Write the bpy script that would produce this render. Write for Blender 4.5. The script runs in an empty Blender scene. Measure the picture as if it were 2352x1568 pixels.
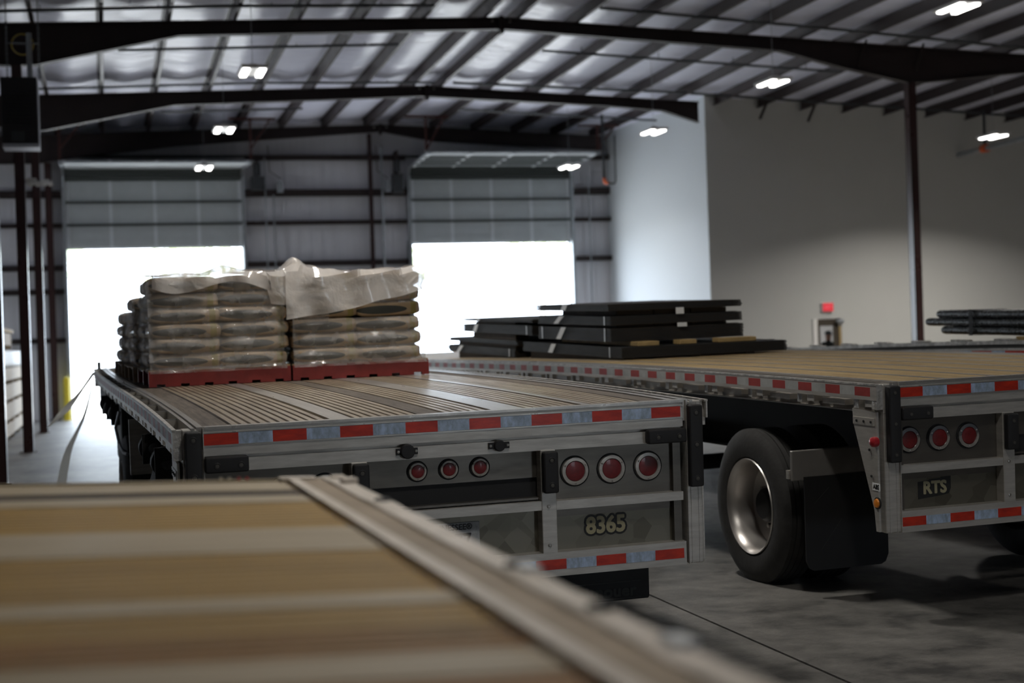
import bpy, bmesh, math, random
from mathutils import Vector, Matrix, noise

random.seed(7)
S = bpy.context.scene
COL = S.collection
PI = math.pi

# ------------------------------------------------------------------ camera
CAM_H = 1.545
YAW = math.radians(15.0)
ROLL = 0.033
fw = Vector((math.sin(YAW), math.cos(YAW), 0))
r0 = Vector((math.cos(YAW), -math.sin(YAW), 0))
u0 = Vector((0, 0, 1))
rr = r0 * math.cos(ROLL) - u0 * math.sin(ROLL)
uu = r0 * math.sin(ROLL) + u0 * math.cos(ROLL)
cd = bpy.data.cameras.new('camera')
cam = bpy.data.objects.new('camera', cd)
COL.objects.link(cam)
cam.matrix_world = Matrix(((rr.x, uu.x, -fw.x, 0), (rr.y, uu.y, -fw.y, 0), (rr.z, uu.z, -fw.z, CAM_H), (0, 0, 0, 1)))
cd.sensor_width = 36.0
cd.lens = 3495.0 / 2352.0 * 36.0
cd.clip_start = 0.05
cd.clip_end = 400
cd.dof.use_dof = True
cd.dof.focus_distance = 7.6
cd.dof.aperture_fstop = 2.2
S.camera = cam

# ------------------------------------------------------------------ world, exposure
W = bpy.data.worlds.new('daylight')
S.world = W
W.use_nodes = True
bg = W.node_tree.nodes['Background']
bg.inputs[0].default_value = (0.76, 0.87, 1.0, 1)
bg.inputs[1].default_value = 17.0
S.view_settings.view_transform = 'Standard'
S.view_settings.look = 'None'
S.view_settings.gamma = 1.0
S.view_settings.exposure = -0.75
S.view_settings.use_curve_mapping = False
S.cycles.use_denoising = True
S.cycles.max_bounces = 10
S.cycles.transparent_max_bounces = 24
S.cycles.sample_clamp_indirect = 6.0

sd = bpy.data.lights.new('sun', 'SUN')
sun = bpy.data.objects.new('sun', sd)
COL.objects.link(sun)
sd.energy = 28.0
sd.angle = math.radians(0.6)
sd.color = (1.0, 0.96, 0.9)
sun.rotation_euler = Vector((0.35, -0.72, -0.62)).to_track_quat('-Z', 'Y').to_euler()

LED_W = 105.0     # each high bay fixture
LED_C = (1.0, 0.955, 0.885)


# ------------------------------------------------------------------ materials
def mat(name, col, rough=0.6, metal=0.0, var=0.0, scale=4.0, col2=None, bump=0.0, bscale=None, stretch=(1, 1, 1),
        detail=4.0, spec=0.5, coat=0.0):
    m = bpy.data.materials.new(name)
    m.use_nodes = True
    nt = m.node_tree
    b = nt.nodes['Principled BSDF']
    b.inputs['Base Color'].default_value = (*col, 1)
    b.inputs['Roughness'].default_value = rough
    b.inputs['Metallic'].default_value = metal
    b.inputs['Specular IOR Level'].default_value = spec
    b.inputs['Coat Weight'].default_value = coat
    tc = mp = None
    if var > 0 or bump > 0 or col2:
        tc = nt.nodes.new('ShaderNodeTexCoord')
        mp = nt.nodes.new('ShaderNodeMapping')
        mp.inputs['Scale'].default_value = stretch
        nt.links.new(tc.outputs['Object'], mp.inputs[0])
    if var > 0 or col2:
        n = nt.nodes.new('ShaderNodeTexNoise')
        n.inputs['Scale'].default_value = scale
        n.inputs['Detail'].default_value = detail
        n.inputs['Roughness'].default_value = 0.65
        nt.links.new(mp.outputs[0], n.inputs['Vector'])
        r = nt.nodes.new('ShaderNodeValToRGB')
        r.color_ramp.elements[0].position = 0.32
        r.color_ramp.elements[1].position = 0.68
        c2 = col2 if col2 else tuple(c * (1 - var) for c in col)
        r.color_ramp.elements[0].color = (*c2, 1)
        r.color_ramp.elements[1].color = (*col, 1)
        nt.links.new(n.outputs['Fac'], r.inputs[0])
        nt.links.new(r.outputs[0], b.inputs['Base Color'])
        rv = nt.nodes.new('ShaderNodeMath')
        rv.operation = 'MULTIPLY_ADD'
        rv.inputs[1].default_value = -0.18
        rv.inputs[2].default_value = rough + 0.09
        nt.links.new(n.outputs['Fac'], rv.inputs[0])
        nt.links.new(rv.outputs[0], b.inputs['Roughness'])
    if bump > 0:
        n2 = nt.nodes.new('ShaderNodeTexNoise')
        n2.inputs['Scale'].default_value = bscale or scale * 3
        n2.inputs['Detail'].default_value = 5
        nt.links.new(mp.outputs[0], n2.inputs['Vector'])
        bp = nt.nodes.new('ShaderNodeBump')
        bp.inputs['Strength'].default_value = bump
        bp.inputs['Distance'].default_value = 0.02
        nt.links.new(n2.outputs['Fac'], bp.inputs['Height'])
        nt.links.new(bp.outputs[0], b.inputs['Normal'])
    return m


def emis(name, col, strength, base=0.8):
    m = bpy.data.materials.new(name)
    m.use_nodes = True
    b = m.node_tree.nodes['Principled BSDF']
    b.inputs['Base Color'].default_value = (base, base * 0.1 if base < 0.5 else base, base * 0.1 if base < 0.5 else base, 1)
    b.inputs['Emission Color'].default_value = (*col, 1)
    b.inputs['Emission Strength'].default_value = strength
    return m


M = {}
M['alu'] = mat('aluminium', (0.62, 0.595, 0.55), 0.45, 0.6, 0.25, 5, stretch=(1, 1, 8), bump=0.05, bscale=60)
M['alu_dirty'] = mat('dirty aluminium', (0.50, 0.42, 0.31), 0.34, 0.4, 0, 3, col2=(0.26, 0.205, 0.14), stretch=(6, 0.5, 1), bump=0.1, bscale=20)
M['alu_flat'] = mat('worn flat aluminium', (0.55, 0.52, 0.48), 0.3, 0.7, 0.25, 3, stretch=(4, 0.4, 1), bump=0.06, bscale=20)
M['alu_scuff'] = mat('scuffed aluminium', (0.66, 0.64, 0.61), 0.5, 0.45, 0, 14, col2=(0.33, 0.32, 0.30), bump=0.5, bscale=30)
M['steel_panel'] = mat('brushed stainless', (0.17, 0.155, 0.135), 0.36, 0.75, 0.25, 3, stretch=(1, 1, 6))
M['bracket_steel'] = mat('bright stainless bracket', (0.5, 0.48, 0.45), 0.35, 0.6, 0.3, 2)
M['chrome'] = mat('chrome', (0.8, 0.8, 0.8), 0.12, 1.0)
M['rim'] = mat('polished wheel aluminium', (0.60, 0.57, 0.54), 0.36, 0.9, 0.15, 6)
M['rubber'] = mat('black rubber', (0.022, 0.022, 0.024), 0.55, 0, 0.25, 6, spec=0.4)
M['tyre'] = mat('tyre rubber', (0.032, 0.031, 0.03), 0.72, 0, 0.3, 9, bump=0.1, bscale=40)
M['flap'] = mat('mud flap rubber', (0.012, 0.012, 0.013), 0.6, 0, 0.2, 5)
M['black'] = mat('black chassis paint', (0.014, 0.014, 0.015), 0.6)
M['dark_gap'] = mat('dark recess', (0.03, 0.028, 0.026), 0.7)
M['wood'] = mat('hardwood deck', (0.44, 0.32, 0.15), 0.6, 0, 0, 2.2, col2=(0.28, 0.195, 0.09), stretch=(14, 0.8, 4), bump=0.15, bscale=18)
M['wood_grey'] = mat('weathered deck nailer', (0.16, 0.13, 0.10), 0.7, 0, 0, 3, col2=(0.07, 0.055, 0.045), stretch=(14, 1.0, 4), bump=0.2, bscale=20)
M['lens'] = mat('red lamp lens', (0.19, 0.008, 0.010), 0.4, 0, 0.35, 60, coat=0.1)
M['amber'] = mat('amber lens', (0.8, 0.25, 0.02), 0.3, coat=0.5)
M['red_knob'] = mat('red marker lamp', (0.45, 0.02, 0.03), 0.35, coat=0.5)
M['tape_red'] = mat('red reflective film', (0.66, 0.035, 0.008), 0.38, 0, 0, 9, col2=(0.36, 0.014, 0.005), stretch=(1, 1, 3), coat=0.3)
M['tape_white'] = mat('silver reflective film', (0.50, 0.64, 0.86), 0.4, 0.0, 0, 14, col2=(0.24, 0.30, 0.38), stretch=(2, 2, 1), coat=0.2)
M['tape_red_old'] = mat('faded red film', (0.36, 0.045, 0.04), 0.5, 0, 0.3, 9)
M['tape_white_old'] = mat('faded silver film', (0.42, 0.43, 0.42), 0.5, 0, 0.3, 9)
M['screw'] = mat('steel screw', (0.5, 0.48, 0.45), 0.3, 0.9)
M['bolt_dull'] = mat('dull bolt head', (0.10, 0.095, 0.085), 0.5, 0.5)
M['decal_black'] = mat('black decal', (0.012, 0.012, 0.012), 0.5)
M['decal_gold'] = mat('pale gold decal', (0.36, 0.33, 0.21), 0.5)
M['flap_print'] = mat('faint flap print', (0.035, 0.037, 0.036), 0.6)
M['plate'] = mat('licence plate', (0.42, 0.44, 0.46), 0.5, 0, 0.4, 20)
M['red_oxide'] = mat('red oxide steel', (0.020, 0.0105, 0.010), 0.6, 0, 0.25, 2)
M['red_oxide_b'] = mat('red oxide bracket', (0.06, 0.016, 0.012), 0.6)
M['purlin'] = mat('purlin red oxide', (0.028, 0.016, 0.016), 0.5, 0, 0.2, 2)
M['vinyl'] = mat('white vinyl insulation', (0.78, 0.80, 0.95), 0.30, 0, 0.08, 1.5, bump=0.9, bscale=3.0, stretch=(0.45, 2.6, 1))
M['liner'] = mat('white wall liner', (0.66, 0.66, 0.70), 0.5, 0, 0.1, 1.0, stretch=(8, 1, 0.3), bump=0.4, bscale=2.0)
M['wall_grey'] = mat('painted grey wall', (0.57, 0.57, 0.545), 0.75, 0, 0.03, 0.6)
M['wall_white'] = mat('painted white wall', (0.66, 0.705, 0.74), 0.7)
M['wall_dark'] = mat('shed wall', (0.42, 0.42, 0.43), 0.7)
M['galv'] = mat('galvanised steel', (0.42, 0.45, 0.48), 0.38, 0.6, 0.2, 6)
M['door_panel'] = mat('overhead door panel', (0.47, 0.50, 0.52), 0.42, 0.15, 0.08, 3)
M['door_strut'] = mat('overhead door strut', (0.06, 0.068, 0.066), 0.5, 0.3)
M['stile'] = mat('overhead door stile', (0.62, 0.65, 0.68), 0.35, 0.2)
M['yellow'] = mat('yellow bollard paint', (0.75, 0.60, 0.03), 0.5)
M['kraft'] = None
M['pallet_red'] = mat('red pallet', (0.25, 0.026, 0.022), 0.45, 0, 0.25, 8)
M['pallet_wood'] = mat('pallet wood', (0.36, 0.25, 0.13), 0.7, 0, 0.3, 5, stretch=(1, 6, 6))
M['steel_dark'] = mat('dark mill steel', (0.020, 0.020, 0.020), 0.6, 0.1, 0.3, 4, stretch=(1, 1, 6))
M['steel_brown'] = mat('brown mill steel', (0.026, 0.021, 0.017), 0.6, 0.1, 0.3, 4, stretch=(1, 1, 6))
M['tag'] = mat('white tag', (0.85, 0.87, 0.88), 0.5)
M['lumber'] = mat('dunnage timber', (0.52, 0.36, 0.15), 0.7, 0, 0.35, 8)
M['crate'] = mat('pale crate boards', (0.60, 0.50, 0.38), 0.7, 0, 0, 3, col2=(0.42, 0.35, 0.27), stretch=(5, 1, 8), bump=0.1)
M['strap'] = mat('cream strap webbing', (0.72, 0.70, 0.64), 0.8)
m_ = M['strap']
nt_ = m_.node_tree
tl_ = nt_.nodes.new('ShaderNodeBsdfTranslucent')
tl_.inputs['Color'].default_value = (0.95, 0.90, 0.80, 1)
mx_ = nt_.nodes.new('ShaderNodeMixShader')
mx_.inputs[0].default_value = 0.5
nt_.links.new(nt_.nodes['Principled BSDF'].outputs[0], mx_.inputs[1])
nt_.links.new(tl_.outputs[0], mx_.inputs[2])
nt_.links.new(mx_.outputs[0], nt_.nodes['Material Output'].inputs['Surface'])
M['pipe_black'] = mat('black coated pipe', (0.02, 0.022, 0.023), 0.28, 0.2, 0.4, 30, bump=0.25, bscale=50)
M['heater'] = mat('heater casing', (0.012, 0.012, 0.014), 0.6)
M['heater_lip'] = mat('heater bottom rim', (0.42, 0.44, 0.50), 0.45, 0.3)
M['conduit'] = mat('dark conduit', (0.05, 0.055, 0.06), 0.5, 0.3)
M['hose'] = mat('yellow gas hose', (0.35, 0.25, 0.03), 0.6)
M['white_plastic'] = mat('white plastic', (0.75, 0.75, 0.73), 0.4)
M['orange'] = mat('orange coupling', (0.75, 0.14, 0.04), 0.5)
M['led'] = emis('led lens', (1.0, 0.98, 0.93), 14.0)
M['fixture'] = mat('white fixture housing', (0.7, 0.7, 0.7), 0.4)
M['exit_face'] = emis('exit sign face', (1.0, 0.035, 0.06), 1.0, 0.1)
M['exit_text'] = emis('exit sign letters', (1.0, 0.14, 0.18), 1.5, 0.1)
M['brown_door'] = mat('brown door', (0.055, 0.042, 0.028), 0.5)
M['tan_trim'] = mat('tan door edge', (0.42, 0.30, 0.14), 0.6)
M['jamb'] = mat('white jamb', (0.8, 0.78, 0.76), 0.5)
M['cloth'] = mat('dark work jacket', (0.012, 0.014, 0.013), 0.9)
M['trousers'] = mat('dark trousers', (0.02, 0.022, 0.03), 0.9)
M['skin'] = mat('skin', (0.35, 0.17, 0.12), 0.6)
M['cap'] = mat('grey cap', (0.035, 0.045, 0.055), 0.8)
M['hall_wall'] = mat('hall wall', (0.8, 0.79, 0.78), 0.7)
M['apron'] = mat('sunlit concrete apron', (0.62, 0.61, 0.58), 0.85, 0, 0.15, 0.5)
M['leaf'] = mat('glare-paled foliage', (0.62, 0.66, 0.42), 0.8, 0, 0.3, 2)  # leaf colour paled to stand in for overexposed daylight
M['trunk'] = mat('glare-paled trunk', (0.7, 0.66, 0.6), 0.9)  # bark colour lightened so trunks melt into the doorway glare


def m_glass():
    m = bpy.data.materials.new('window glass')
    m.use_nodes = True
    nt = m.node_tree
    b = nt.nodes['Principled BSDF']
    b.inputs['Base Color'].default_value = (0.02, 0.02, 0.02, 1)
    b.inputs['Roughness'].default_value = 0.03
    b.inputs['Alpha'].default_value = 0.10
    return m


M['glass'] = m_glass()


def m_film(name, fac, col=(0.75, 0.73, 0.70), nscale=9.0, trans=0.5):
    """thin plastic: part clear, part glossy, part light-passing haze"""
    m = bpy.data.materials.new(name)
    m.use_nodes = True
    nt = m.node_tree
    b = nt.nodes['Principled BSDF']
    out = nt.nodes['Material Output']
    b.inputs['Base Color'].default_value = (*col, 1)
    b.inputs['Roughness'].default_value = 0.09
    b.inputs['Specular IOR Level'].default_value = 1.0
    b.inputs['Coat Weight'].default_value = 1.0
    b.inputs['Coat Roughness'].default_value = 0.05
    tc = nt.nodes.new('ShaderNodeTexCoord')
    n = nt.nodes.new('ShaderNodeTexNoise')
    n.inputs['Scale'].default_value = nscale
    n.inputs['Detail'].default_value = 5
    n.inputs['Distortion'].default_value = 0.4
    nt.links.new(tc.outputs['Object'], n.inputs['Vector'])
    bp = nt.nodes.new('ShaderNodeBump')
    bp.inputs['Strength'].default_value = 0.9
    bp.inputs['Distance'].default_value = 0.03
    nt.links.new(n.outputs['Fac'], bp.inputs['Height'])
    nt.links.new(bp.outputs[0], b.inputs['Normal'])
    ml = nt.nodes.new('ShaderNodeMath')
    ml.operation = 'MULTIPLY_ADD'
    ml.use_clamp = True
    ml.inputs[1].default_value = 0.6
    ml.inputs[2].default_value = fac - 0.30
    nt.links.new(n.outputs['Fac'], ml.inputs[0])
    tl = nt.nodes.new('ShaderNodeBsdfTranslucent')
    tl.inputs['Color'].default_value = (*col, 1)
    tp = nt.nodes.new('ShaderNodeBsdfTransparent')
    m1 = nt.nodes.new('ShaderNodeMixShader')
    m1.inputs[0].default_value = trans
    nt.links.new(b.outputs[0], m1.inputs[1])
    nt.links.new(tl.outputs[0], m1.inputs[2])
    m2 = nt.nodes.new('ShaderNodeMixShader')
    nt.links.new(ml.outputs[0], m2.inputs[0])
    nt.links.new(tp.outputs[0], m2.inputs[1])
    nt.links.new(m1.outputs[0], m2.inputs[2])
    nt.links.new(m2.outputs[0], out.inputs['Surface'])
    return m


M['film'] = m_film('stretch film', 0.29, (0.86, 0.84, 0.82), 8.0, 0.25)
M['film_top'] = m_film('loose cover film', 0.72, (0.97, 0.93, 0.89), 6.0, 0.28)


def m_kraft():
    # brown paper sack with a dark printed oval and a small yellow block on the long side
    m = bpy.data.materials.new('printed kraft sack')
    m.use_nodes = True
    nt = m.node_tree
    b = nt.nodes['Principled BSDF']
    b.inputs['Roughness'].default_value = 0.65
    tc = nt.nodes.new('ShaderNodeTexCoord')
    mp = nt.nodes.new('ShaderNodeMapping')
    mp.inputs['Location'].default_value = (0.28, 0, 0.15)
    mp.inputs['Scale'].default_value = (5.2, 0.0, 31.0)
    nt.links.new(tc.outputs['Object'], mp.inputs[0])
    ln = nt.nodes.new('ShaderNodeVectorMath')
    ln.operation = 'LENGTH'
    nt.links.new(mp.outputs[0], ln.inputs[0])
    lt = nt.nodes.new('ShaderNodeMath')
    lt.operation = 'LESS_THAN'
    lt.inputs[1].default_value = 1.0
    nt.links.new(ln.outputs['Value'], lt.inputs[0])
    n = nt.nodes.new('ShaderNodeTexNoise')
    n.inputs['Scale'].default_value = 18
    nt.links.new(tc.outputs['Object'], n.inputs['Vector'])
    rp = nt.nodes.new('ShaderNodeValToRGB')
    rp.color_ramp.elements[0].color = (0.25, 0.17, 0.095, 1)
    rp.color_ramp.elements[1].color = (0.44, 0.33, 0.205, 1)
    nt.links.new(n.outputs['Fac'], rp.inputs[0])
    mx = nt.nodes.new('ShaderNodeMix')
    mx.data_type = 'RGBA'
    nt.links.new(lt.outputs[0], mx.inputs['Factor'])
    nt.links.new(rp.outputs[0], mx.inputs['A'])
    mx.inputs['B'].default_value = (0.045, 0.048, 0.042, 1)
    # yellow block
    sx = nt.nodes.new('ShaderNodeSeparateXYZ')
    nt.links.new(tc.outputs['Object'], sx.inputs[0])
    c1 = nt.nodes.new('ShaderNodeMath')
    c1.operation = 'COMPARE'
    c1.inputs[1].default_value = 0.19
    c1.inputs[2].default_value = 0.022
    nt.links.new(sx.outputs['X'], c1.inputs[0])
    mx2 = nt.nodes.new('ShaderNodeMix')
    mx2.data_type = 'RGBA'
    nt.links.new(c1.outputs[0], mx2.inputs['Factor'])
    nt.links.new(mx.outputs['Result'], mx2.inputs['A'])
    mx2.inputs['B'].default_value = (0.26, 0.21, 0.06, 1)
    nt.links.new(mx2.outputs['Result'], b.inputs['Base Color'])
    return m


M['kraft'] = m_kraft()


def m_floor():
    m = bpy.data.materials.new('concrete floor')
    m.use_nodes = True
    nt = m.node_tree
    b = nt.nodes['Principled BSDF']
    tc = nt.nodes.new('ShaderNodeTexCoord')
    n = nt.nodes.new('ShaderNodeTexNoise')
    n.inputs['Scale'].default_value = 0.9
    n.inputs['Detail'].default_value = 8
    n.inputs['Roughness'].default_value = 0.7
    nt.links.new(tc.outputs['Object'], n.inputs['Vector'])
    n2 = nt.nodes.new('ShaderNodeTexNoise')
    n2.inputs['Scale'].default_value = 4.5
    n2.inputs['Detail'].default_value = 8
    n2.inputs['Roughness'].default_value = 0.75
    nt.links.new(tc.outputs['Object'], n2.inputs['Vector'])
    ad = nt.nodes.new('ShaderNodeMath')
    ad.operation = 'ADD'
    nt.links.new(n.outputs['Fac'], ad.inputs[0])
    nt.links.new(n2.outputs['Fac'], ad.inputs[1])
    rp = nt.nodes.new('ShaderNodeValToRGB')
    rp.color_ramp.elements[0].position = 0.40
    rp.color_ramp.elements[0].color = (0.055, 0.054, 0.052, 1)
    rp.color_ramp.elements[1].position = 0.60
    rp.color_ramp.elements[1].color = (0.225, 0.215, 0.20, 1)
    hf = nt.nodes.new('ShaderNodeMath')
    hf.operation = 'MULTIPLY'
    hf.inputs[1].default_value = 0.5
    nt.links.new(ad.outputs[0], hf.inputs[0])
    nt.links.new(hf.outputs[0], rp.inputs[0])
    nt.links.new(rp.outputs[0], b.inputs['Base Color'])
    b.inputs['Roughness'].default_value = 0.45
    bp = nt.nodes.new('ShaderNodeBump')
    bp.inputs['Strength'].default_value = 0.25
    bp.inputs['Distance'].default_value = 0.01
    n3 = nt.nodes.new('ShaderNodeTexNoise')
    n3.inputs['Scale'].default_value = 60
    n3.inputs['Detail'].default_value = 4
    nt.links.new(tc.outputs['Object'], n3.inputs['Vector'])
    nt.links.new(n3.outputs['Fac'], bp.inputs['Height'])
    nt.links.new(bp.outputs[0], b.inputs['Normal'])
    return m


M['floor'] = m_floor()


def m_turned():
    # engine-turned stainless: overlapping diamond swirls
    m = bpy.data.materials.new('engine turned stainless')
    m.use_nodes = True
    nt = m.node_tree
    b = nt.nodes['Principled BSDF']
    b.inputs['Metallic'].default_value = 0.7
    b.inputs['Roughness'].default_value = 0.36
    tc = nt.nodes.new('ShaderNodeTexCoord')
    mp = nt.nodes.new('ShaderNodeMapping')
    mp.inputs['Rotation'].default_value = (0, math.radians(45), 0)
    nt.links.new(tc.outputs['Object'], mp.inputs[0])
    v = nt.nodes.new('ShaderNodeTexVoronoi')
    v.inputs['Scale'].default_value = 11
    v.inputs['Randomness'].default_value = 0.55
    nt.links.new(mp.outputs[0], v.inputs['Vector'])
    rp = nt.nodes.new('ShaderNodeValToRGB')
    rp.color_ramp.elements[0].color = (0.12, 0.11, 0.085, 1)
    rp.color_ramp.elements[1].color = (0.22, 0.205, 0.165, 1)
    nt.links.new(v.outputs['Color'], rp.inputs[0])
    nt.links.new(rp.outputs[0], b.inputs['Base Color'])
    return m


M['turned'] = m_turned()


# ------------------------------------------------------------------ mesh builder
class MB:
    def __init__(s):
        s.v, s.f, s.mi, s.mats = [], [], [], []

    def m(s, mt):
        if isinstance(mt, str):
            mt = M[mt]
        if mt not in s.mats:
            s.mats.append(mt)
        return s.mats.index(mt)

    def poly(s, pts, mt):
        i = len(s.v)
        s.v += [tuple(p) for p in pts]
        s.f.append(tuple(range(i, i + len(pts))))
        s.mi.append(s.m(mt))
        return s

    def hexa(s, p, mt):     # 8 points: bottom 4 (ccw), top 4
        i = len(s.v)
        s.v += [tuple(q) for q in p]
        k = s.m(mt)
        for q in ((3, 2, 1, 0), (4, 5, 6, 7), (0, 1, 5, 4), (1, 2, 6, 5), (2, 3, 7, 6), (3, 0, 4, 7)):
            s.f.append(tuple(i + a for a in q))
            s.mi.append(k)
        return s

    def box(s, x0, x1, y0, y1, z0, z1, mt):
        return s.hexa([(x0, y0, z0), (x1, y0, z0), (x1, y1, z0), (x0, y1, z0),
                       (x0, y0, z1), (x1, y0, z1), (x1, y1, z1), (x0, y1, z1)], mt)

    def rbox(s, x0, x1, y0, y1, z0, z1, mt, b=0.01, seg=2):   # bevelled box
        bm = bmesh.new()
        bmesh.ops.create_cube(bm, size=1)
        for v in bm.verts:
            v.co = Vector(((x0 + x1) / 2 + v.co.x * (x1 - x0), (y0 + y1) / 2 + v.co.y * (y1 - y0), (z0 + z1) / 2 + v.co.z * (z1 - z0)))
        bmesh.ops.bevel(bm, geom=bm.edges[:], offset=b, segments=seg, affect='EDGES', profile=0.6)
        i = len(s.v)
        k = s.m(mt)
        bm.verts.ensure_lookup_table()
        s.v += [tuple(v.co) for v in bm.verts]
        for f in bm.faces:
            s.f.append(tuple(i + v.index for v in f.verts))
            s.mi.append(k)
        bm.free()
        return s

    def bar(s, a, b, w, h, mt, up=(0, 0, 1)):
        a, b = Vector(a), Vector(b)
        d = (b - a).normalized()
        x = d.cross(Vector(up))
        if x.length < 1e-4:
            x = d.cross(Vector((1, 0, 0)))
        x.normalize()
        y = x.cross(d).normalized()
        x, y = x * w / 2, y * h / 2
        return s.hexa([a - x - y, a + x - y, b + x - y, b - x - y, a - x + y, a + x + y, b + x + y, b - x + y], mt)

    def tube(s, pts, r, mt, n=10, caps=True):
        pts = [Vector(p) for p in pts]
        i0 = len(s.v)
        k = s.m(mt)
        ref = None
        for j, p in enumerate(pts):
            d = (pts[min(j + 1, len(pts) - 1)] - pts[max(j - 1, 0)]).normalized()
            if ref is None:
                ref = d.cross(Vector((0, 0, 1)))
                if ref.length < 0.1:
                    ref = d.cross(Vector((1, 0, 0)))
            x = (ref - d * ref.dot(d)).normalized()
            ref = x
            y = d.cross(x)
            rr_ = r[j] if isinstance(r, (list, tuple)) else r
            for q in range(n):
                a = 2 * PI * q / n
                s.v.append(tuple(p + x * math.cos(a) * rr_ + y * math.sin(a) * rr_))
        for j in range(len(pts) - 1):
            for q in range(n):
                a, b = i0 + j * n + q, i0 + j * n + (q + 1) % n
                s.f.append((a, b, b + n, a + n))
                s.mi.append(k)
        if caps:
            s.f.append(tuple(i0 + q for q in reversed(range(n))))
            s.f.append(tuple(i0 + (len(pts) - 1) * n + q for q in range(n)))
            s.mi += [k, k]
        return s

    def lathe(s, prof, c, axis, mt, n=32, caps=True):
        # prof [(h, r)], revolved about axis through c
        c = Vector(c)
        ax = Vector(axis).normalized()
        x = ax.orthogonal().normalized()
        y = ax.cross(x)
        i0 = len(s.v)
        k = s.m(mt)
        for h, r in prof:
            for q in range(n):
                a = 2 * PI * q / n
                s.v.append(tuple(c + ax * h + x * math.cos(a) * r + y * math.sin(a) * r))
        for j in range(len(prof) - 1):
            for q in range(n):
                a, b = i0 + j * n + q, i0 + j * n + (q + 1) % n
                s.f.append((a, b, b + n, a + n))
                s.mi.append(k)
        if caps and prof[0][1] > 1e-5:
            s.f.append(tuple(i0 + q for q in reversed(range(n))))
            s.mi.append(k)
        if caps and prof[-1][1] > 1e-5:
            s.f.append(tuple(i0 + (len(prof) - 1) * n + q for q in range(n)))
            s.mi.append(k)
        return s

    def sweep(s, prof, st, mt, closed=True, caps=True):
        # prof [(x, z)] ccw, swept along y; st [(y, dz)]; mt per edge or one
        i0 = len(s.v)
        n = len(prof)
        for y, dz in st:
            for x, z in prof:
                s.v.append((x, y, z + dz))
        e = n if closed else n - 1
        for j in range(len(st) - 1):
            for q in range(e):
                a, b = i0 + j * n + q, i0 + j * n + (q + 1) % n
                s.f.append((a, b, b + n, a + n))
                s.mi.append(s.m(mt[q] if isinstance(mt, (list, tuple)) else mt))
        if caps and closed:
            s.f.append(tuple(i0 + q for q in reversed(range(n))))
            s.f.append(tuple(i0 + (len(st) - 1) * n + q for q in range(n)))
            mm = s.m(mt[0] if isinstance(mt, (list, tuple)) else mt)
            s.mi += [mm, mm]
        return s

    def build(s, name, parent=None, smooth=False, recalc=True):
        me = bpy.data.meshes.new(name)
        me.from_pydata(s.v, [], s.f)
        for mt in s.mats:
            me.materials.append(mt)
        for p, k in zip(me.polygons, s.mi):
            p.material_index = k
        if recalc:
            bm = bmesh.new()
            bm.from_mesh(me)
            bmesh.ops.recalc_face_normals(bm, faces=bm.faces)
            bm.to_mesh(me)
            bm.free()
        if smooth:
            me.polygons.foreach_set('use_smooth', [True] * len(me.polygons))
            try:
                me.set_sharp_from_angle(angle=math.radians(35))
            except Exception:
                pass
        me.update()
        o = bpy.data.objects.new(name, me)
        COL.objects.link(o)
        if parent:
            o.parent = parent
        return o


def tag(o, label=None, cat=None, group=None, kind=None):
    if label:
        o['label'] = label
    if cat:
        o['category'] = cat
    if group:
        o['group'] = group
    if kind:
        o['kind'] = kind
    return o


def empty(name, loc=(0, 0, 0), rz=0.0, parent=None):
    o = bpy.data.objects.new(name, None)
    o.empty_display_size = 0.2
    COL.objects.link(o)
    o.location = loc
    o.rotation_euler = (0, 0, rz)
    if parent:
        o.parent = parent
    return o


def dup(src, loc=None, rz=None, **kw):
    r = src.copy()
    COL.objects.link(r)
    if loc is not None:
        r.location = loc
    if rz is not None:
        r.rotation_euler = (0, 0, rz)
    for ch in list(src.children):
        c = ch.copy()
        COL.objects.link(c)
        c.parent = r
        for g in list(ch.children):
            d = g.copy()
            COL.objects.link(d)
            d.parent = c
    tag(r, **kw)
    return r


def text(name, body, size, mt, parent, loc, rot=(PI / 2, 0, 0), thick=0.0, extrude=0.0006, xs=1.0, ring=8):
    """lettering as a mesh; thick > 0 widens every stroke by that much"""
    c = bpy.data.curves.new(name, 'FONT')
    c.body = body
    c.size = size
    c.extrude = extrude
    c.align_x = 'CENTER'
    c.align_y = 'CENTER'
    c.resolution_u = 3
    t = bpy.data.objects.new(name, c)
    COL.objects.link(t)
    dg = bpy.context.evaluated_depsgraph_get()
    dg.update()
    src = bpy.data.meshes.new_from_object(t.evaluated_get(dg))
    bpy.data.objects.remove(t)
    mb = MB()
    k = mb.m(mt)
    offs = [(0, 0)] + ([(thick * math.cos(2 * PI * q / ring), thick * math.sin(2 * PI * q / ring)) for q in range(ring)] if thick else [])
    for n_, (dx, dy) in enumerate(offs):
        i0 = len(mb.v)
        mb.v += [(v.co.x * xs + dx, v.co.y + dy, v.co.z + n_ * 0.00001) for v in src.vertices]
        for p in src.polygons:
            mb.f.append(tuple(i0 + q for q in p.vertices))
            mb.mi.append(k)
    bpy.data.meshes.remove(src)
    o = mb.build(name, recalc=False)
    o.location = loc
    o.rotation_euler = rot
    if parent:
        o.parent = parent
    return o


def structure(o, label):
    return tag(o, label=label, kind='structure')


# ------------------------------------------------------------------ the building
Y0, YW = -9.0, 38.9            # behind the camera, end wall
XL, XR = -9.0, 31.0
FY = (13.1, 19.6, 26.05, 32.5, 38.3)
RX = 6.97


def RT(x, y):
    """top of the rafters"""
    if y < 26.05:
        r = 7.28
    elif y < 32.5:
        r = 7.28 - 0.11 * (y - 26.05) / 6.45
    else:
        r = 7.17
    return r - (0.034 * (RX - x) if x < RX else 0.046 * (x - RX))


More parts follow.
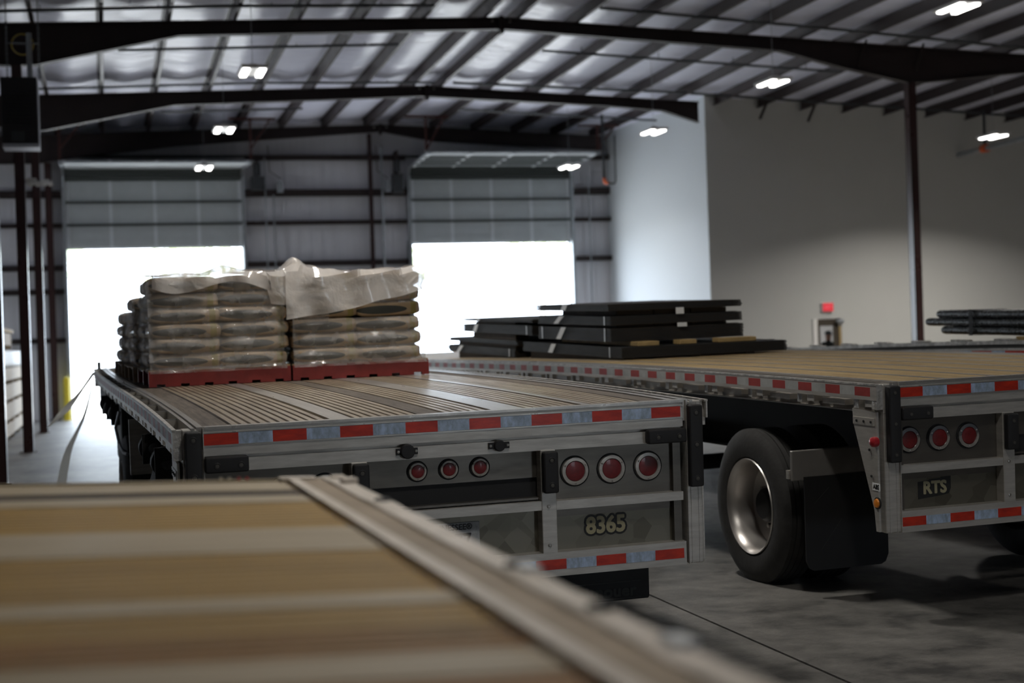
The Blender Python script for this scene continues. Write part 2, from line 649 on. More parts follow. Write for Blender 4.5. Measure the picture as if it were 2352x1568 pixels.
def grid_mesh(name, xs, ys, fz, mt):
    mb = MB()
    nx = len(xs)
    for y in ys:
        for x in xs:
            mb.v.append((x, y, fz(x, y)))
    k = mb.m(mt)
    for j in range(len(ys) - 1):
        for i in range(nx - 1):
            a = j * nx + i
            mb.f.append((a, a + 1, a + 1 + nx, a + nx))
            mb.mi.append(k)
    o = mb.build(name, recalc=False)
    o.data.polygons.foreach_set('use_smooth', [True] * len(o.data.polygons))
    return o


# floor with saw-cut joints: slabs separated by real grooves
def build_floor():
    mb = MB()
    xs = [XL, -2.9, 3.11, 9.1, 14.8, 20.8, 26.8, XR]
    ys = [Y0, -3.0, 3.4, 19.4, 25.4, 31.4, YW + 0.1]
    g = 0.009
    for i in range(len(xs) - 1):
        for j in range(len(ys) - 1):
            mb.box(xs[i] + g, xs[i + 1] - g, ys[j] + g, ys[j + 1] - g, -0.2, 0.0, 'floor')
    mb.box(XL, XR, Y0, YW + 0.1, -0.3, -0.02, 'dark_gap')
    return structure(mb.build('floor'), 'stained grey concrete floor with saw-cut joints')


build_floor()
mb = MB()
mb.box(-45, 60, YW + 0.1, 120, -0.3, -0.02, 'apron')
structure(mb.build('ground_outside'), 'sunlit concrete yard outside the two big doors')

D1 = (-0.80, 3.45)
D2 = (7.80, 12.10)
DH = 4.16


def build_back_wall():
    mb = MB()
    segs = [(XL, D1[0], 0, 8), (D1[1], D2[0], 0, 8), (D2[1], 13.6, 0, 8), (D1[0], D1[1], DH, 8), (D2[0], D2[1], DH, 8)]
    for x0, x1, z0, z1 in segs:
        mb.box(x0, x1, YW, YW + 0.12, z0, z1, 'liner')
        x = math.ceil(x0 / 0.305) * 0.305
        while x < x1 - 0.02:
            mb.box(x, x + 0.03, YW - 0.022, YW, z0, z1, 'liner')
            x += 0.305
    return structure(mb.build('wall_back'), 'white ribbed metal end wall around the two big doors')


build_back_wall()
# girts on the end wall
gz = [(1.93, 0.12), (3.12, 0.13), (3.70, 0.13), (4.74, 0.10), (5.50, 0.17), (6.40, 0.12)]
for nm, x0, x1, zs in (('left of the left big door', XL, D1[0] - 0.08, gz), ('between the two big doors', D1[1] + 0.1, D2[0] - 0.12, gz[2:] + gz[:1]),
                       ('right of the right big door', D2[1] + 0.1, 13.25, gz[2:] + gz[:1])):
    for k, (z, h) in enumerate(sorted(zs, reverse=True)):
        mb = MB()
        mb.box(x0, x1, YW - 0.2, YW - 0.022, z + h / 2 - 0.012, z + h / 2, 'red_oxide')
        mb.box(x0, x1, YW - 0.2, YW - 0.188, z - h / 2, z + h / 2, 'red_oxide')
        mb.box(x0, x1, YW - 0.2, YW - 0.022, z - h / 2, z - h / 2 + 0.012, 'red_oxide')
        ordn = ['topmost', 'second from the top', 'third from the top', 'fourth from the top', 'fifth from the top', 'lowest'][k]
        tag(mb.build('wall_girt'), 'dark red horizontal wall girt %s, %s' % (nm, ordn), 'girt', 'girts across the end wall')

# side wall and grey partition
mb = MB()
mb.hexa([(13.22, YW, 0), (13.58, 32.8, 0), (13.7, 32.95, 0), (13.5, YW, 0), (13.22, YW, 8), (13.58, 32.8, 8), (13.7, 32.95, 8), (13.5, YW, 8)], 'wall_white')
structure(mb.build('wall_right'), 'bright white side wall beside the right big door')
EX = (16.13, 16.92, 1.84)
mb = MB()
WY = 32.8
mb.box(13.58, EX[0], WY, WY + 0.2, 0, 8, 'wall_grey')
mb.box(EX[1], XR, WY, WY + 0.2, 0, 8, 'wall_grey')
mb.box(EX[0], EX[1], WY, WY + 0.2, EX[2], 8, 'wall_grey')
structure(mb.build('wall_partition'), 'tall smooth grey wall behind the right-hand trailers')
mb = MB()
mb.box(XR, XR + 0.2, Y0, WY, 0, 8, 'wall_dark')
structure(mb.build('wall_far_right'), 'plain outer wall beyond the right frame edge')
# left outer wall with an open dock door (outside the frame)
LD = (29.5, 32.5, 3.0)
mb = MB()
mb.box(XL - 0.2, XL, Y0, LD[0], 0, 8, 'liner')
mb.box(XL - 0.2, XL, LD[1], YW + 0.1, 0, 8, 'liner')
mb.box(XL - 0.2, XL, LD[0], LD[1], LD[2], 8, 'liner')
structure(mb.build('wall_left'), 'white metal outer wall on the left with an open dock')
RD = (6.8, 8.5, 1.9)
mb = MB()
mb.box(XL, RD[0], Y0 - 0.2, Y0, 0, 8, 'wall_dark')
mb.box(RD[1], XR, Y0 - 0.2, Y0, 0, 8, 'wall_dark')
mb.box(RD[0], RD[1], Y0 - 0.2, Y0, RD[2], 8, 'wall_dark')
structure(mb.build('wall_rear'), 'wall behind the camera with an open dock door')
mb = MB()
mb.box(-20, 40, -60, Y0 - 0.2, -0.3, -0.02, 'apron')
structure(mb.build('ground_rear'), 'concrete yard behind the building')
mb = MB()
mb.box(-60, XL - 0.2, -10, 60, -0.3, -0.02, 'apron')
structure(mb.build('ground_side'), 'concrete yard outside the left wall')

# purlins
PX = [RX - 0.33 - 1.09 * k for k in range(15)][::-1] + [RX + 0.33 + 1.09 * k for k in range(22)]
PX = [x for x in PX if XL < x < XR]
pys = [Y0 + 0.1, 26.05, 32.5, YW - 0.03]
nL = sum(1 for x in PX if x < RX)
ORD = ['first', 'second', 'third', 'fourth', 'fifth', 'sixth', 'seventh', 'eighth', 'ninth', 'tenth', 'eleventh', 'twelfth', 'thirteenth',
       'fourteenth', 'fifteenth', 'sixteenth', 'seventeenth', 'eighteenth', 'nineteenth', 'twentieth', 'twenty-first', 'twenty-second']
for i, x in enumerate(PX):
    mb = MB()
    sgn = -1 if x < RX else 1
    yend = YW - 0.03 if x < 13.4 else WY
    ys_ = [y for y in pys if y < yend] + [yend]
    st = [(y, RT(x, y)) for y in ys_]
    mb.sweep([(x - 0.006, 0.005), (x + 0.006, 0.005), (x + 0.006, 0.235), (x - 0.006, 0.235)], st, 'purlin')
    mb.sweep([(x - 0.055 * sgn, 0.005), (x, 0.005), (x, 0.012), (x - 0.055 * sgn, 0.03)][::sgn], st, 'purlin')
    mb.sweep([(x, 0.228), (x + 0.06 * sgn, 0.228), (x + 0.06 * sgn, 0.235), (x, 0.235)][::sgn], st, 'purlin')
    k = (nL - 1 - i) if x < RX else i - nL
    tag(mb.build('roof_purlin'), 'long dark red roof purlin, %s to the %s of the ridge' % (ORD[k], 'left' if x < RX else 'right'), 'purlin', 'roof purlins')


# sagging insulation
def ceil_z(x, y):
    z = RT(x, y) + 0.235
    # distance to nearest purlin
    d = min(abs(x - p) for p in PX)
    t = min(1.0, d / 0.54)
    sag = 0.075 * (1 - (1 - t) ** 2)
    w = noise.noise(Vector((x * 0.2, y * 1.6, 3.1))) * 0.008 + noise.noise(Vector((x * 0.5, y * 4.0, 9.0))) * 0.020 + noise.noise(Vector((x * 0.9, y * 8.5, 5.0))) * 0.016
    return z + 0.012 - (sag + w * 1.3) * (0.25 + 0.75 * t) if t > 0.02 else z + 0.012


xs = []
for i in range(len(PX) - 1):
    for k in range(7):
        xs.append(PX[i] + (PX[i + 1] - PX[i]) * k / 7)
xs = [XL] + xs + [PX[-1], XR]
ys = [Y0 + i * 1.0 for i in range(24)] + [17.0 + i * 0.05 for i in range(440)]
ys = sorted(set([y for y in ys if y < YW] + [YW]))
ceil = grid_mesh('ceiling', xs, ys, ceil_z, 'vinyl')
structure(ceil, 'sagging white vinyl roof insulation between the purlins')
mb = MB()
mb.box(XL - 0.3, XR + 0.3, Y0 - 0.3, YW + 0.15, 7.75, 7.85, 'wall_dark')
structure(mb.build('roof_deck'), 'metal roof skin above the insulation')


# rigid frames
def rafter(y, bot, top, label, w=0.18):
    mb = MB()
    pts = [(x, z) for x, z in bot] + [(x, z) for x, z in reversed(top)]

    def zt(x, L):
        for (a, za), (b, zb) in zip(L, L[1:]):
            if a <= x <= b:
                return za + (zb - za) * (x - a) / (b - a)
        return L[0][1] if x < L[0][0] else L[-1][1]
    X = sorted(set([p[0] for p in bot] + [p[0] for p in top]))
    for a, b in zip(X, X[1:]):
        ba, bb, ta, tb = zt(a, bot), zt(b, bot), zt(a, top), zt(b, top)
        mb.hexa([(a, y - 0.006, ba), (b, y - 0.006, bb), (b, y + 0.006, bb), (a, y + 0.006, ba),
                 (a, y - 0.006, ta), (b, y - 0.006, tb), (b, y + 0.006, tb), (a, y + 0.006, ta)], 'red_oxide')
        for z0, z1, s_ in ((ba, bb, 1), (ta, tb, -1)):
            h = 0.014 * s_
            q = [(a, y - w / 2, z0), (b, y - w / 2, z1), (b, y + w / 2, z1), (a, y + w / 2, z0)]
            t = [(p[0], p[1], p[2] + h) for p in q]
            mb.hexa(q + t if s_ > 0 else t + q, 'red_oxide')
    # bolted end plates at the ridge
    x = RX
    mb.box(x - 0.03, x + 0.03, y - w / 2, y + w / 2, zt(x, bot) - 0.07, zt(x, top) + 0.02, 'red_oxide')
    o = mb.build('roof_rafter')
    for dx in (-0.16, 0.16):
        m2 = MB()
        m2.lathe([(0, 0.022), (0.02, 0.022), (0.03, 0.01)], (x + dx, y - 0.012, zt(x, top) - 0.06), (0, -1, 0), 'screw', 8)
        m2.build('bolt', o)
    return tag(o, label, 'rafter', 'steel roof rafters')


L0 = [(XL, 6.35), (-3.4, 6.55), (-1.45, 6.30), (-0.92, 6.32), (1.37, 6.84), (6.96, 7.07), (12.32, 6.78), (13.65, 6.47), (14.92, 6.23), (15.29, 6.23), (17.5, 6.45), (24, 6.15), (30.8, 5.6)]
for k, y in enumerate(FY):
    if y < 27:
        top = [(XL, RT(XL, y)), (RX, RT(RX, y)), (30.8, RT(30.8, y))]
        lab = ['deep brown roof rafter out of view overhead behind the others', 'deep brown roof rafter just above the top of the picture',
               'nearest visible deep brown roof rafter carried by the slim interior column'][k]
        rafter(y, L0, top, lab)
rafter(32.5, [(XL, 6.3), (-3.2, 6.45), (-1.4, 6.15), (-1.01, 6.17), (1.57, 6.70), (6.82, 6.94), (10.96, 6.77), (12.41, 6.67), (13.28, 6.41)],
       [(XL, RT(XL, 32.5)), (RX, RT(RX, 32.5)), (13.30, RT(13.3, 32.5))], 'second deep brown roof rafter ending at the grey wall corner')
rafter(38.3, [(XL, 6.1), (-1.4, 6.2), (-0.76, 6.31), (1.82, 6.62), (6.99, 7.0), (8.40, 6.75), (12.97, 6.53)],
       [(XL, RT(XL, 38)), (RX, RT(RX, 38)), (12.99, RT(13, 38))], 'far brown roof rafter close to the end wall above both big doors')


M['column_paint'] = mat('red oxide column', (0.045, 0.020, 0.019), 0.3, 0, 0.2, 2)


def column(x, y, z1, label, w=0.16, d=0.2, wt='column_paint'):
    mb = MB()
    mb.box(x - w / 2, x + w / 2, y - d / 2, y - d / 2 + 0.012, 0.02, z1, wt)
    mb.box(x - w / 2, x + w / 2, y + d / 2 - 0.012, y + d / 2, 0.02, z1, wt)
    mb.box(x + w / 2 - 0.012, x + w / 2, y - d / 2, y + d / 2, 0.02, z1, wt)
    mb.box(x - w / 2, x - w / 2 + 0.012, y - d / 2, y + d / 2, 0.02, z1, wt)
    o = mb.build('steel_column')
    m2 = MB()
    m2.box(x - w / 2 - 0.05, x + w / 2 + 0.05, y - d / 2 - 0.05, y + d / 2 + 0.05, 0, 0.02, wt)
    m2.build('base_plate', o)
    return tag(o, label, 'column', 'slim dark red steel columns')


column(-1.27, 19.6, 6.3, 'dark red column cut by the left edge of the picture')
column(-1.24, 26.05, 6.31, 'dark red column directly below the hanging heater')
column(-1.24, 32.5, 6.16, 'dark red column just right of the one below the heater')
column(-1.19, 38.66, 6.25, 'dark red column against the end wall beside the yellow bollard')
column(15.0, 26.05, 6.22, 'slim dark red interior column in front of the grey wall', w=0.15)
column(15.0, 19.6, 6.22, 'interior column outside the view nearer the camera on the right', w=0.15)
column(6.75, 38.75, 7.0, 'dark column in the end wall between the two big doors', w=0.09, d=0.14)

# flange braces seen under the roof in front of the grey wall
for i, (x, y) in enumerate(((14.75, 32.2), (15.95, 32.2))):
    mb = MB()
    mb.bar((x + 0.12, y, RT(x, y) + 0.02), (x - 0.06, y - 0.0, RT(x, y) - 0.36), 0.05, 0.05, 'red_oxide')
    tag(mb.build('flange_brace'), 'short dark brace hanging below the roof by the grey wall, %s of the two' % ('left' if i == 0 else 'right'), 'brace', 'flange braces')
for i, (x, z) in enumerate(((13.9, 6.95), (15.1, 6.9))):
    mb = MB()
    mb.bar((x + 0.14, 25.9, z + 0.05), (x, 25.95, z - 0.45), 0.04, 0.04, 'red_oxide')
    tag(mb.build('flange_brace'), 'short dark brace on the nearest rafter above the interior column, %s of the two' % ('left' if i == 0 else 'right'), 'brace', 'flange braces')


# thin pipes strung across below the purlins
def roof_pipe(pts, r, label):
    mb = MB()
    mb.tube(pts, r, 'conduit', 8)
    o = mb.build('roof_pipe', smooth=True)
    a, b = Vector(pts[0]), Vector(pts[-1])
    for k in range(4):
        p = a.lerp(b, (k + 0.5) / 4)
        m2 = MB()
        m2.tube([p, (p.x, p.y, RT(p.x, p.y) + 0.03)], 0.008, 'conduit', 6)
        m2.build('hanger', o)
    return tag(o, label, 'pipe', 'thin dark pipes under the roof')


roof_pipe([(-1.7, 24.8, 6.91), (2.0, 24.8, 7.09), (5.5, 24.8, 7.19)], 0.028, 'thin dark pipe across the roof nearest the camera on the left')
roof_pipe([(8.4, 24.8, 7.22), (12.5, 24.8, 6.97), (16.8, 24.8, 6.67)], 0.028, 'thin dark pipe across the roof nearest the camera on the right')
roof_pipe([(0.4, 28.0, 6.97), (5.5, 28.0, 7.17)], 0.026, 'thin dark pipe between the first and second rafters on the left')
roof_pipe([(8.3, 28.0, 7.10), (14.6, 28.0, 6.78)], 0.026, 'thin dark pipe between the first and second rafters on the right')
roof_pipe([(-1.2, 31.8, 6.9), (3.3, 31.8, 7.08), (7, 31.8, 7.13)], 0.026, 'thin dark pipe just in front of the second rafter on the left')
roof_pipe([(7.4, 31.8, 7.13), (12.5, 31.8, 6.98), (21.3, 31.8, 6.50), (27, 31.8, 6.2)], 0.03, 'long dark pipe passing in front of the grey wall top')
roof_pipe([(1.4, 35.2, 6.98), (4.6, 35.2, 7.09)], 0.026, 'thin dark pipe beyond the second rafter on the left')
roof_pipe([(8.3, 35.2, 7.10), (13.3, 35.2, 6.86)], 0.026, 'thin dark pipe beyond the second rafter on the right')


# ------------------------------------------------------------------ overhead doors
def overhead_door(n, x0, x1, label, slope):
    root = empty('door_%d' % n, ((x0 + x1) / 2, YW, 0))
    tag(root, label, kind='structure')
    cx = (x0 + x1) / 2
    hw = (x1 - x0) / 2
    yv = -0.12
    sec = 0.555
    # path of the door leaf: vertical, curve, horizontal run (local to root)
    R = 0.2
    zc = 5.93
    path = [(yv, DH + 0.02)]
    z = DH + 0.02
    while z < zc - 0.02:
        z = min(z + sec, zc)
        path.append((yv, z))
    for k in range(1, 4):
        a = k * PI / 8
        path.append((yv - R + R * math.cos(a), zc + R * math.sin(a)))
    path.append((yv - R - 0.1, zc + R + 0.02))
    y = yv - R - 0.1
    while y > -2.5:
        y -= 0.53
        path.append((y, zc + R + 0.02 + slope * (-y)))
    for k in range(len(path) - 1):
        (ya, za), (yb, zb) = path[k], path[k + 1]
        if math.hypot(yb - ya, zb - za) < 0.2 and k not in (0,):
            pass
        mb = MB()
        mb.bar((-hw, (ya + yb) / 2, (za + zb) / 2), (hw, (ya + yb) / 2, (za + zb) / 2), 0.045, 1, 'door_panel') if False else None
        d = Vector((0, yb - ya, zb - za))
        L = d.length
        d.normalize()
        nrm = Vector((0, -d.z, d.y))       # towards the room / down
        if nrm.y > 0:
            nrm = -nrm
        a3, b3 = Vector((0, ya, za)) + d * 0.004, Vector((0, yb, zb)) - d * 0.004

        def P(xx, t, h):
            return Vector((xx, 0, 0)) + a3.lerp(b3, t) + nrm * h
        mb.hexa([P(-hw, 0, -0.02), P(hw, 0, -0.02), P(hw, 0, 0.02), P(-hw, 0, 0.02), P(-hw, 1, -0.02), P(hw, 1, -0.02), P(hw, 1, 0.02), P(-hw, 1, 0.02)], 'door_panel')
        if L > 0.4:
            for t in (0.28, 0.30, 0.72):
                mb.hexa([P(-hw, t, 0.02), P(hw, t, 0.02), P(hw, t, 0.032), P(-hw, t, 0.032), P(-hw, t + 0.02, 0.02), P(hw, t + 0.02, 0.02), P(hw, t + 0.02, 0.032), P(-hw, t + 0.02, 0.032)], 'door_panel')
        pn = mb.build('door_section', root)
        if L > 0.4:
            m2 = MB()
            for xx in [-hw + 0.04, -hw / 2, 0, hw / 2, hw - 0.04]:
                m2.hexa([P(xx - 0.04, 0.02, 0.02), P(xx + 0.04, 0.02, 0.02), P(xx + 0.04, 0.02, 0.045), P(xx - 0.04, 0.02, 0.045),
                         P(xx - 0.04, 0.98, 0.02), P(xx + 0.04, 0.98, 0.02), P(xx + 0.04, 0.98, 0.045), P(xx - 0.04, 0.98, 0.045)], 'stile')
            m2.build('stile', pn)
        if k > 0:
            m2 = MB()
            c = a3 + nrm * 0.045
            m2.bar((-hw, c.y, c.z), (hw, c.y, c.z), 0.06, 0.06, 'door_strut')
            m2.build('strut', pn)
    for s_ in (-1, 1):
        mb = MB()
        xx = s_ * (hw + 0.05)
        mb.box(xx - 0.04, xx + 0.04, -0.24, -0.10, 0, zc, 'galv')
        pts = [(xx, yv - R + R * math.cos(a), zc + R * math.sin(a)) for a in (0, PI / 8, PI / 4, 3 * PI / 8, PI / 2)] + [(xx, -2.6, zc + R + 0.02 + slope * 2.6)]
        for a, b in zip(pts, pts[1:]):
            mb.bar(a, b, 0.05, 0.07, 'galv')
        mb.build('track', root)
        # hanger from the roof
        mb = MB()
        mb.bar((xx, -2.5, zc + R + 0.05 + slope * 2.5), (xx, -2.5, RT(cx + xx, 36.4) + 0.0), 0.05, 0.05, 'red_oxide_b')
        mb.bar((xx + 0.02, -2.5, zc + R + 0.2), (xx + 0.5, -2.5, RT(cx + xx, 36.4)), 0.04, 0.04, 'red_oxide_b')
        mb.bar((xx - 0.5, -2.48, RT(cx + xx, 36.4) - 0.03), (xx + 0.6, -2.48, RT(cx + xx, 36.4) - 0.03), 0.06, 0.05, 'red_oxide_b')
        mb.build('track_hanger', root)
    mb = MB()
    mb.tube([(-hw - 0.15, -0.2, 6.42), (hw + 0.15, -0.2, 6.42)], 0.035, 'door_strut', 10)
    mb.build('spring_shaft', root, smooth=True)
    # jamb trim outside
    mb = MB()
    mb.box(-hw - 0.12, -hw, -0.1, 0.14, 0, DH, 'galv')
    mb.box(hw, hw + 0.12, -0.1, 0.14, 0, DH, 'galv')
    mb.box(-hw - 0.12, hw + 0.12, 0.0, 0.14, DH, DH + 0.1, 'galv')
    mb.build('jamb', root)
    return root


overhead_door(1, D1[0], D1[1], 'left big sectional overhead door, raised, daylight below', -0.06)
overhead_door(2, D2[0], D2[1], 'right big sectional overhead door, raised, daylight below', 0.03)

# door operators, boxes, conduits on the end wall
for x, z0, z1, w, lab in ((3.85, 5.55, 6.3, 0.32, 'dark door motor unit beside the left big door top'), (7.42, 5.45, 6.55, 0.26, 'dark door motor unit beside the right big door top')):
    r = empty('door_operator', (x, YW - 0.35, z0))
    tag(r, lab, 'door motor', 'overhead door motors')
    MB().rbox(-w / 2, w / 2, -0.12, 0.12, 0, (z1 - z0) * 0.45, 'conduit', 0.02).build('motor_case', r)
    MB().lathe([(0, 0.09), (0.3, 0.09)], (0, 0.02, (z1 - z0) * 0.5), (0, 0, 1), 'conduit', 16).build('motor', r, smooth=True)
    MB().box(-0.03, 0.03, -0.03, 0.36, (z1 - z0) * 0.3, (z1 - z0) * 1.0, 'red_oxide').build('bracket', r)
for x, lab in ((4.42, 'small grey control box on the end wall by the left big door'), (7.18, 'small grey control box on the end wall by the right big door')):
    r = empty('control_box', (x, YW - 0.22, 5.5))
    tag(r, lab, 'electrical box', 'wall control boxes')
    MB().rbox(-0.08, 0.08, -0.1, 0.02, 0, 0.3, 'galv', 0.01).build('box_body', r)
    MB().tube([(0, -0.02, 0.3), (0, -0.02, 0.36), (-0.25, 0.02, 0.55), (-0.27, 0.05, 1.2)], 0.012, 'conduit', 6).build('cable', r)
for x, z0, z1, lab in ((7.04, 0.1, 6.7, 'grey vertical conduit right of the end wall column'), (4.05, 0.1, 6.4, 'thin vertical conduit right of the left big door'),
                       (4.25, 0.1, 5.45, 'thin vertical conduit below the left control box'), (12.62, 1.0, 5.9, 'thin vertical conduit right of the right big door')):
    mb = MB()
    mb.tube([(x, YW - 0.23, z0), (x, YW - 0.23, z1)], 0.018 if x != 7.04 else 0.03, 'galv', 8)
    tag(mb.build('wall_conduit', smooth=True), lab, 'conduit', 'conduits on the end wall')

# looped pipe with orange fitting right of the second door
r = empty('drop_pipe', (12.16, 36.0, 5.4))
tag(r, 'dark hanging pipe loop with an orange elbow beside the right big door', 'pipe')
MB().tube([(0, 0, 0.12), (0, 0, RT(12.16, 36) - 5.22)], 0.035, 'conduit', 8).build('pipe', r, smooth=True)
MB().tube([(0, 0, 0.14), (0.02, 0, 0.04), (0.09, 0, 0.0)], 0.045, 'orange', 10).build('elbow', r, smooth=True)
MB().tube([(0.09, 0, 0), (0.28, 0, 0.0), (0.3, 0, 0.05), (0.31, 0, 1.2)], 0.022, 'conduit', 8).build('return_pipe', r, smooth=True)

# pipe out of the grey wall with hanger, right edge
r = empty('sprinkler_pipe', (20.13, WY, 5.70))
tag(r, 'long pipe running out of the grey wall towards the camera at upper right', 'pipe')
MB().tube([(0, 0, 0), (0, -16, 0.15)], 0.06, 'galv', 12).build('pipe', r, smooth=True)
MB().tube([(0, -1.08, 0.01), (0, -1.26, 0.01)], 0.10, 'orange', 14).build('coupling', r, smooth=True)
MB().tube([(0, -1.17, 0.05), (0, -1.17, 0.92)], 0.035, 'conduit', 8).build('hanger', r)

# bollard
r = empty('bollard', (-0.9, 38.2, 0))
tag(r, 'yellow steel bollard left of the left big door', 'bollard')
MB().lathe([(0, 0.075), (1.0, 0.075), (1.03, 0.06), (1.05, 0.0)], (0, 0, 0), (0, 0, 1), 'yellow', 20).build('post', r, smooth=True)
MB().lathe([(0.0, 0.12), (0.012, 0.12)], (0, 0, 0), (0, 0, 1), 'yellow', 16).build('foot_plate', r)


# ------------------------------------------------------------------ exit door, sign, hall and person
root = empty('door_3', ((EX[0] + EX[1]) / 2, WY, 0))
tag(root, 'brown exit door with a window in the grey wall below the exit sign', kind='structure')
w2 = (EX[1] - EX[0]) / 2
MB().box(-w2, -w2 + 0.11, -0.04, 0.2, 0, EX[2], 'jamb').build('door_frame', root)
MB().box(w2 - 0.06, w2, -0.04, 0.2, 0, EX[2], 'wall_grey').build('door_frame', root)
MB().box(w2 - 0.11, w2 - 0.06, -0.02, 0.2, 0, EX[2] - 0.18, 'tan_trim').build('door_edge', root)
slab = MB()
sx0, sx1 = -w2 + 0.11, w2 - 0.11
wx0, wx1, wz0, wz1 = sx0 + 0.09, sx1 - 0.13, 0.95, 1.67
slab.box(sx0, wx0, 0.02, 0.06, 0.02, EX[2] - 0.01, 'brown_door')
slab.box(wx1, sx1, 0.02, 0.06, 0.02, EX[2] - 0.01, 'brown_door')
slab.box(wx0, wx1, 0.02, 0.06, wz1, EX[2] - 0.01, 'brown_door')
slab.box(wx0, wx1, 0.02, 0.06, 0.02, wz0, 'brown_door')
sl = slab.build('door_slab', root)
MB().box(wx0, wx1, 0.035, 0.041, wz0, wz1, 'glass').build('glass_pane', sl)
MB().box(sx0 + 0.03, sx1 - 0.03, -0.02, 0.02, 0.85, 0.9, 'galv').build('push_bar', sl)
MB().rbox(w2 - 0.2, w2 - 0.02, -0.1, -0.03, EX[2] - 0.1, EX[2] - 0.02, 'galv', 0.01).build('door_closer', root)

r = empty('exit_sign', (16.51, WY - 0.02, 2.0))
tag(r, 'glowing red exit sign above the brown door', 'exit sign')
MB().rbox(-0.15, 0.15, -0.05, 0.02, 0.0, 0.22, 'white_plastic', 0.01).build('housing', r)
MB().box(-0.135, 0.135, -0.055, -0.05, 0.012, 0.208, 'exit_face').build('sign_face', r)
text('sign_text', 'EXIT', 0.13, 'exit_text', r, (0, -0.057, 0.11), xs=0.72)

HX0, HX1, HY1, HZ = 15.2, 18.6, 36.2, 2.6
mb = MB()
mb.box(HX0, HX1, HY1, HY1 + 0.1, 0, HZ, 'hall_wall')
mb.box(HX0 - 0.1, HX0, WY + 0.2, HY1, 0, HZ, 'hall_wall')
mb.box(HX1, HX1 + 0.1, WY + 0.2, HY1, 0, HZ, 'hall_wall')
mb.box(HX0, HX1, WY + 0.2, HY1, HZ, HZ + 0.1, 'hall_wall')
structure(mb.build('wall_hall'), 'lit white hallway behind the exit door window')
mb = MB()
mb.box(13.7, XR, WY + 0.2, YW + 0.1, -0.2, 0.0, 'floor')
hl = empty('hall_lamp', (16.6, 35.2, HZ - 0.075))
tag(hl, 'ceiling lamp in the hallway behind the exit door', 'lamp')
MB().box(-0.5, 0.5, -0.15, 0.15, 0.0, 0.06, 'fixture').build('lamp_housing', hl)
MB().box(-0.47, 0.47, -0.12, 0.12, -0.01, 0.0, 'led').build('lamp_lens', hl)
ld = bpy.data.lights.new('hall_light', 'AREA')
ld.shape = 'RECTANGLE'
ld.size, ld.size_y = 0.95, 0.25
ld.energy = 40
lo = bpy.data.objects.new('hall_light', ld)
COL.objects.link(lo)
lo.parent = hl
lo.location = (0, 0, -0.02)


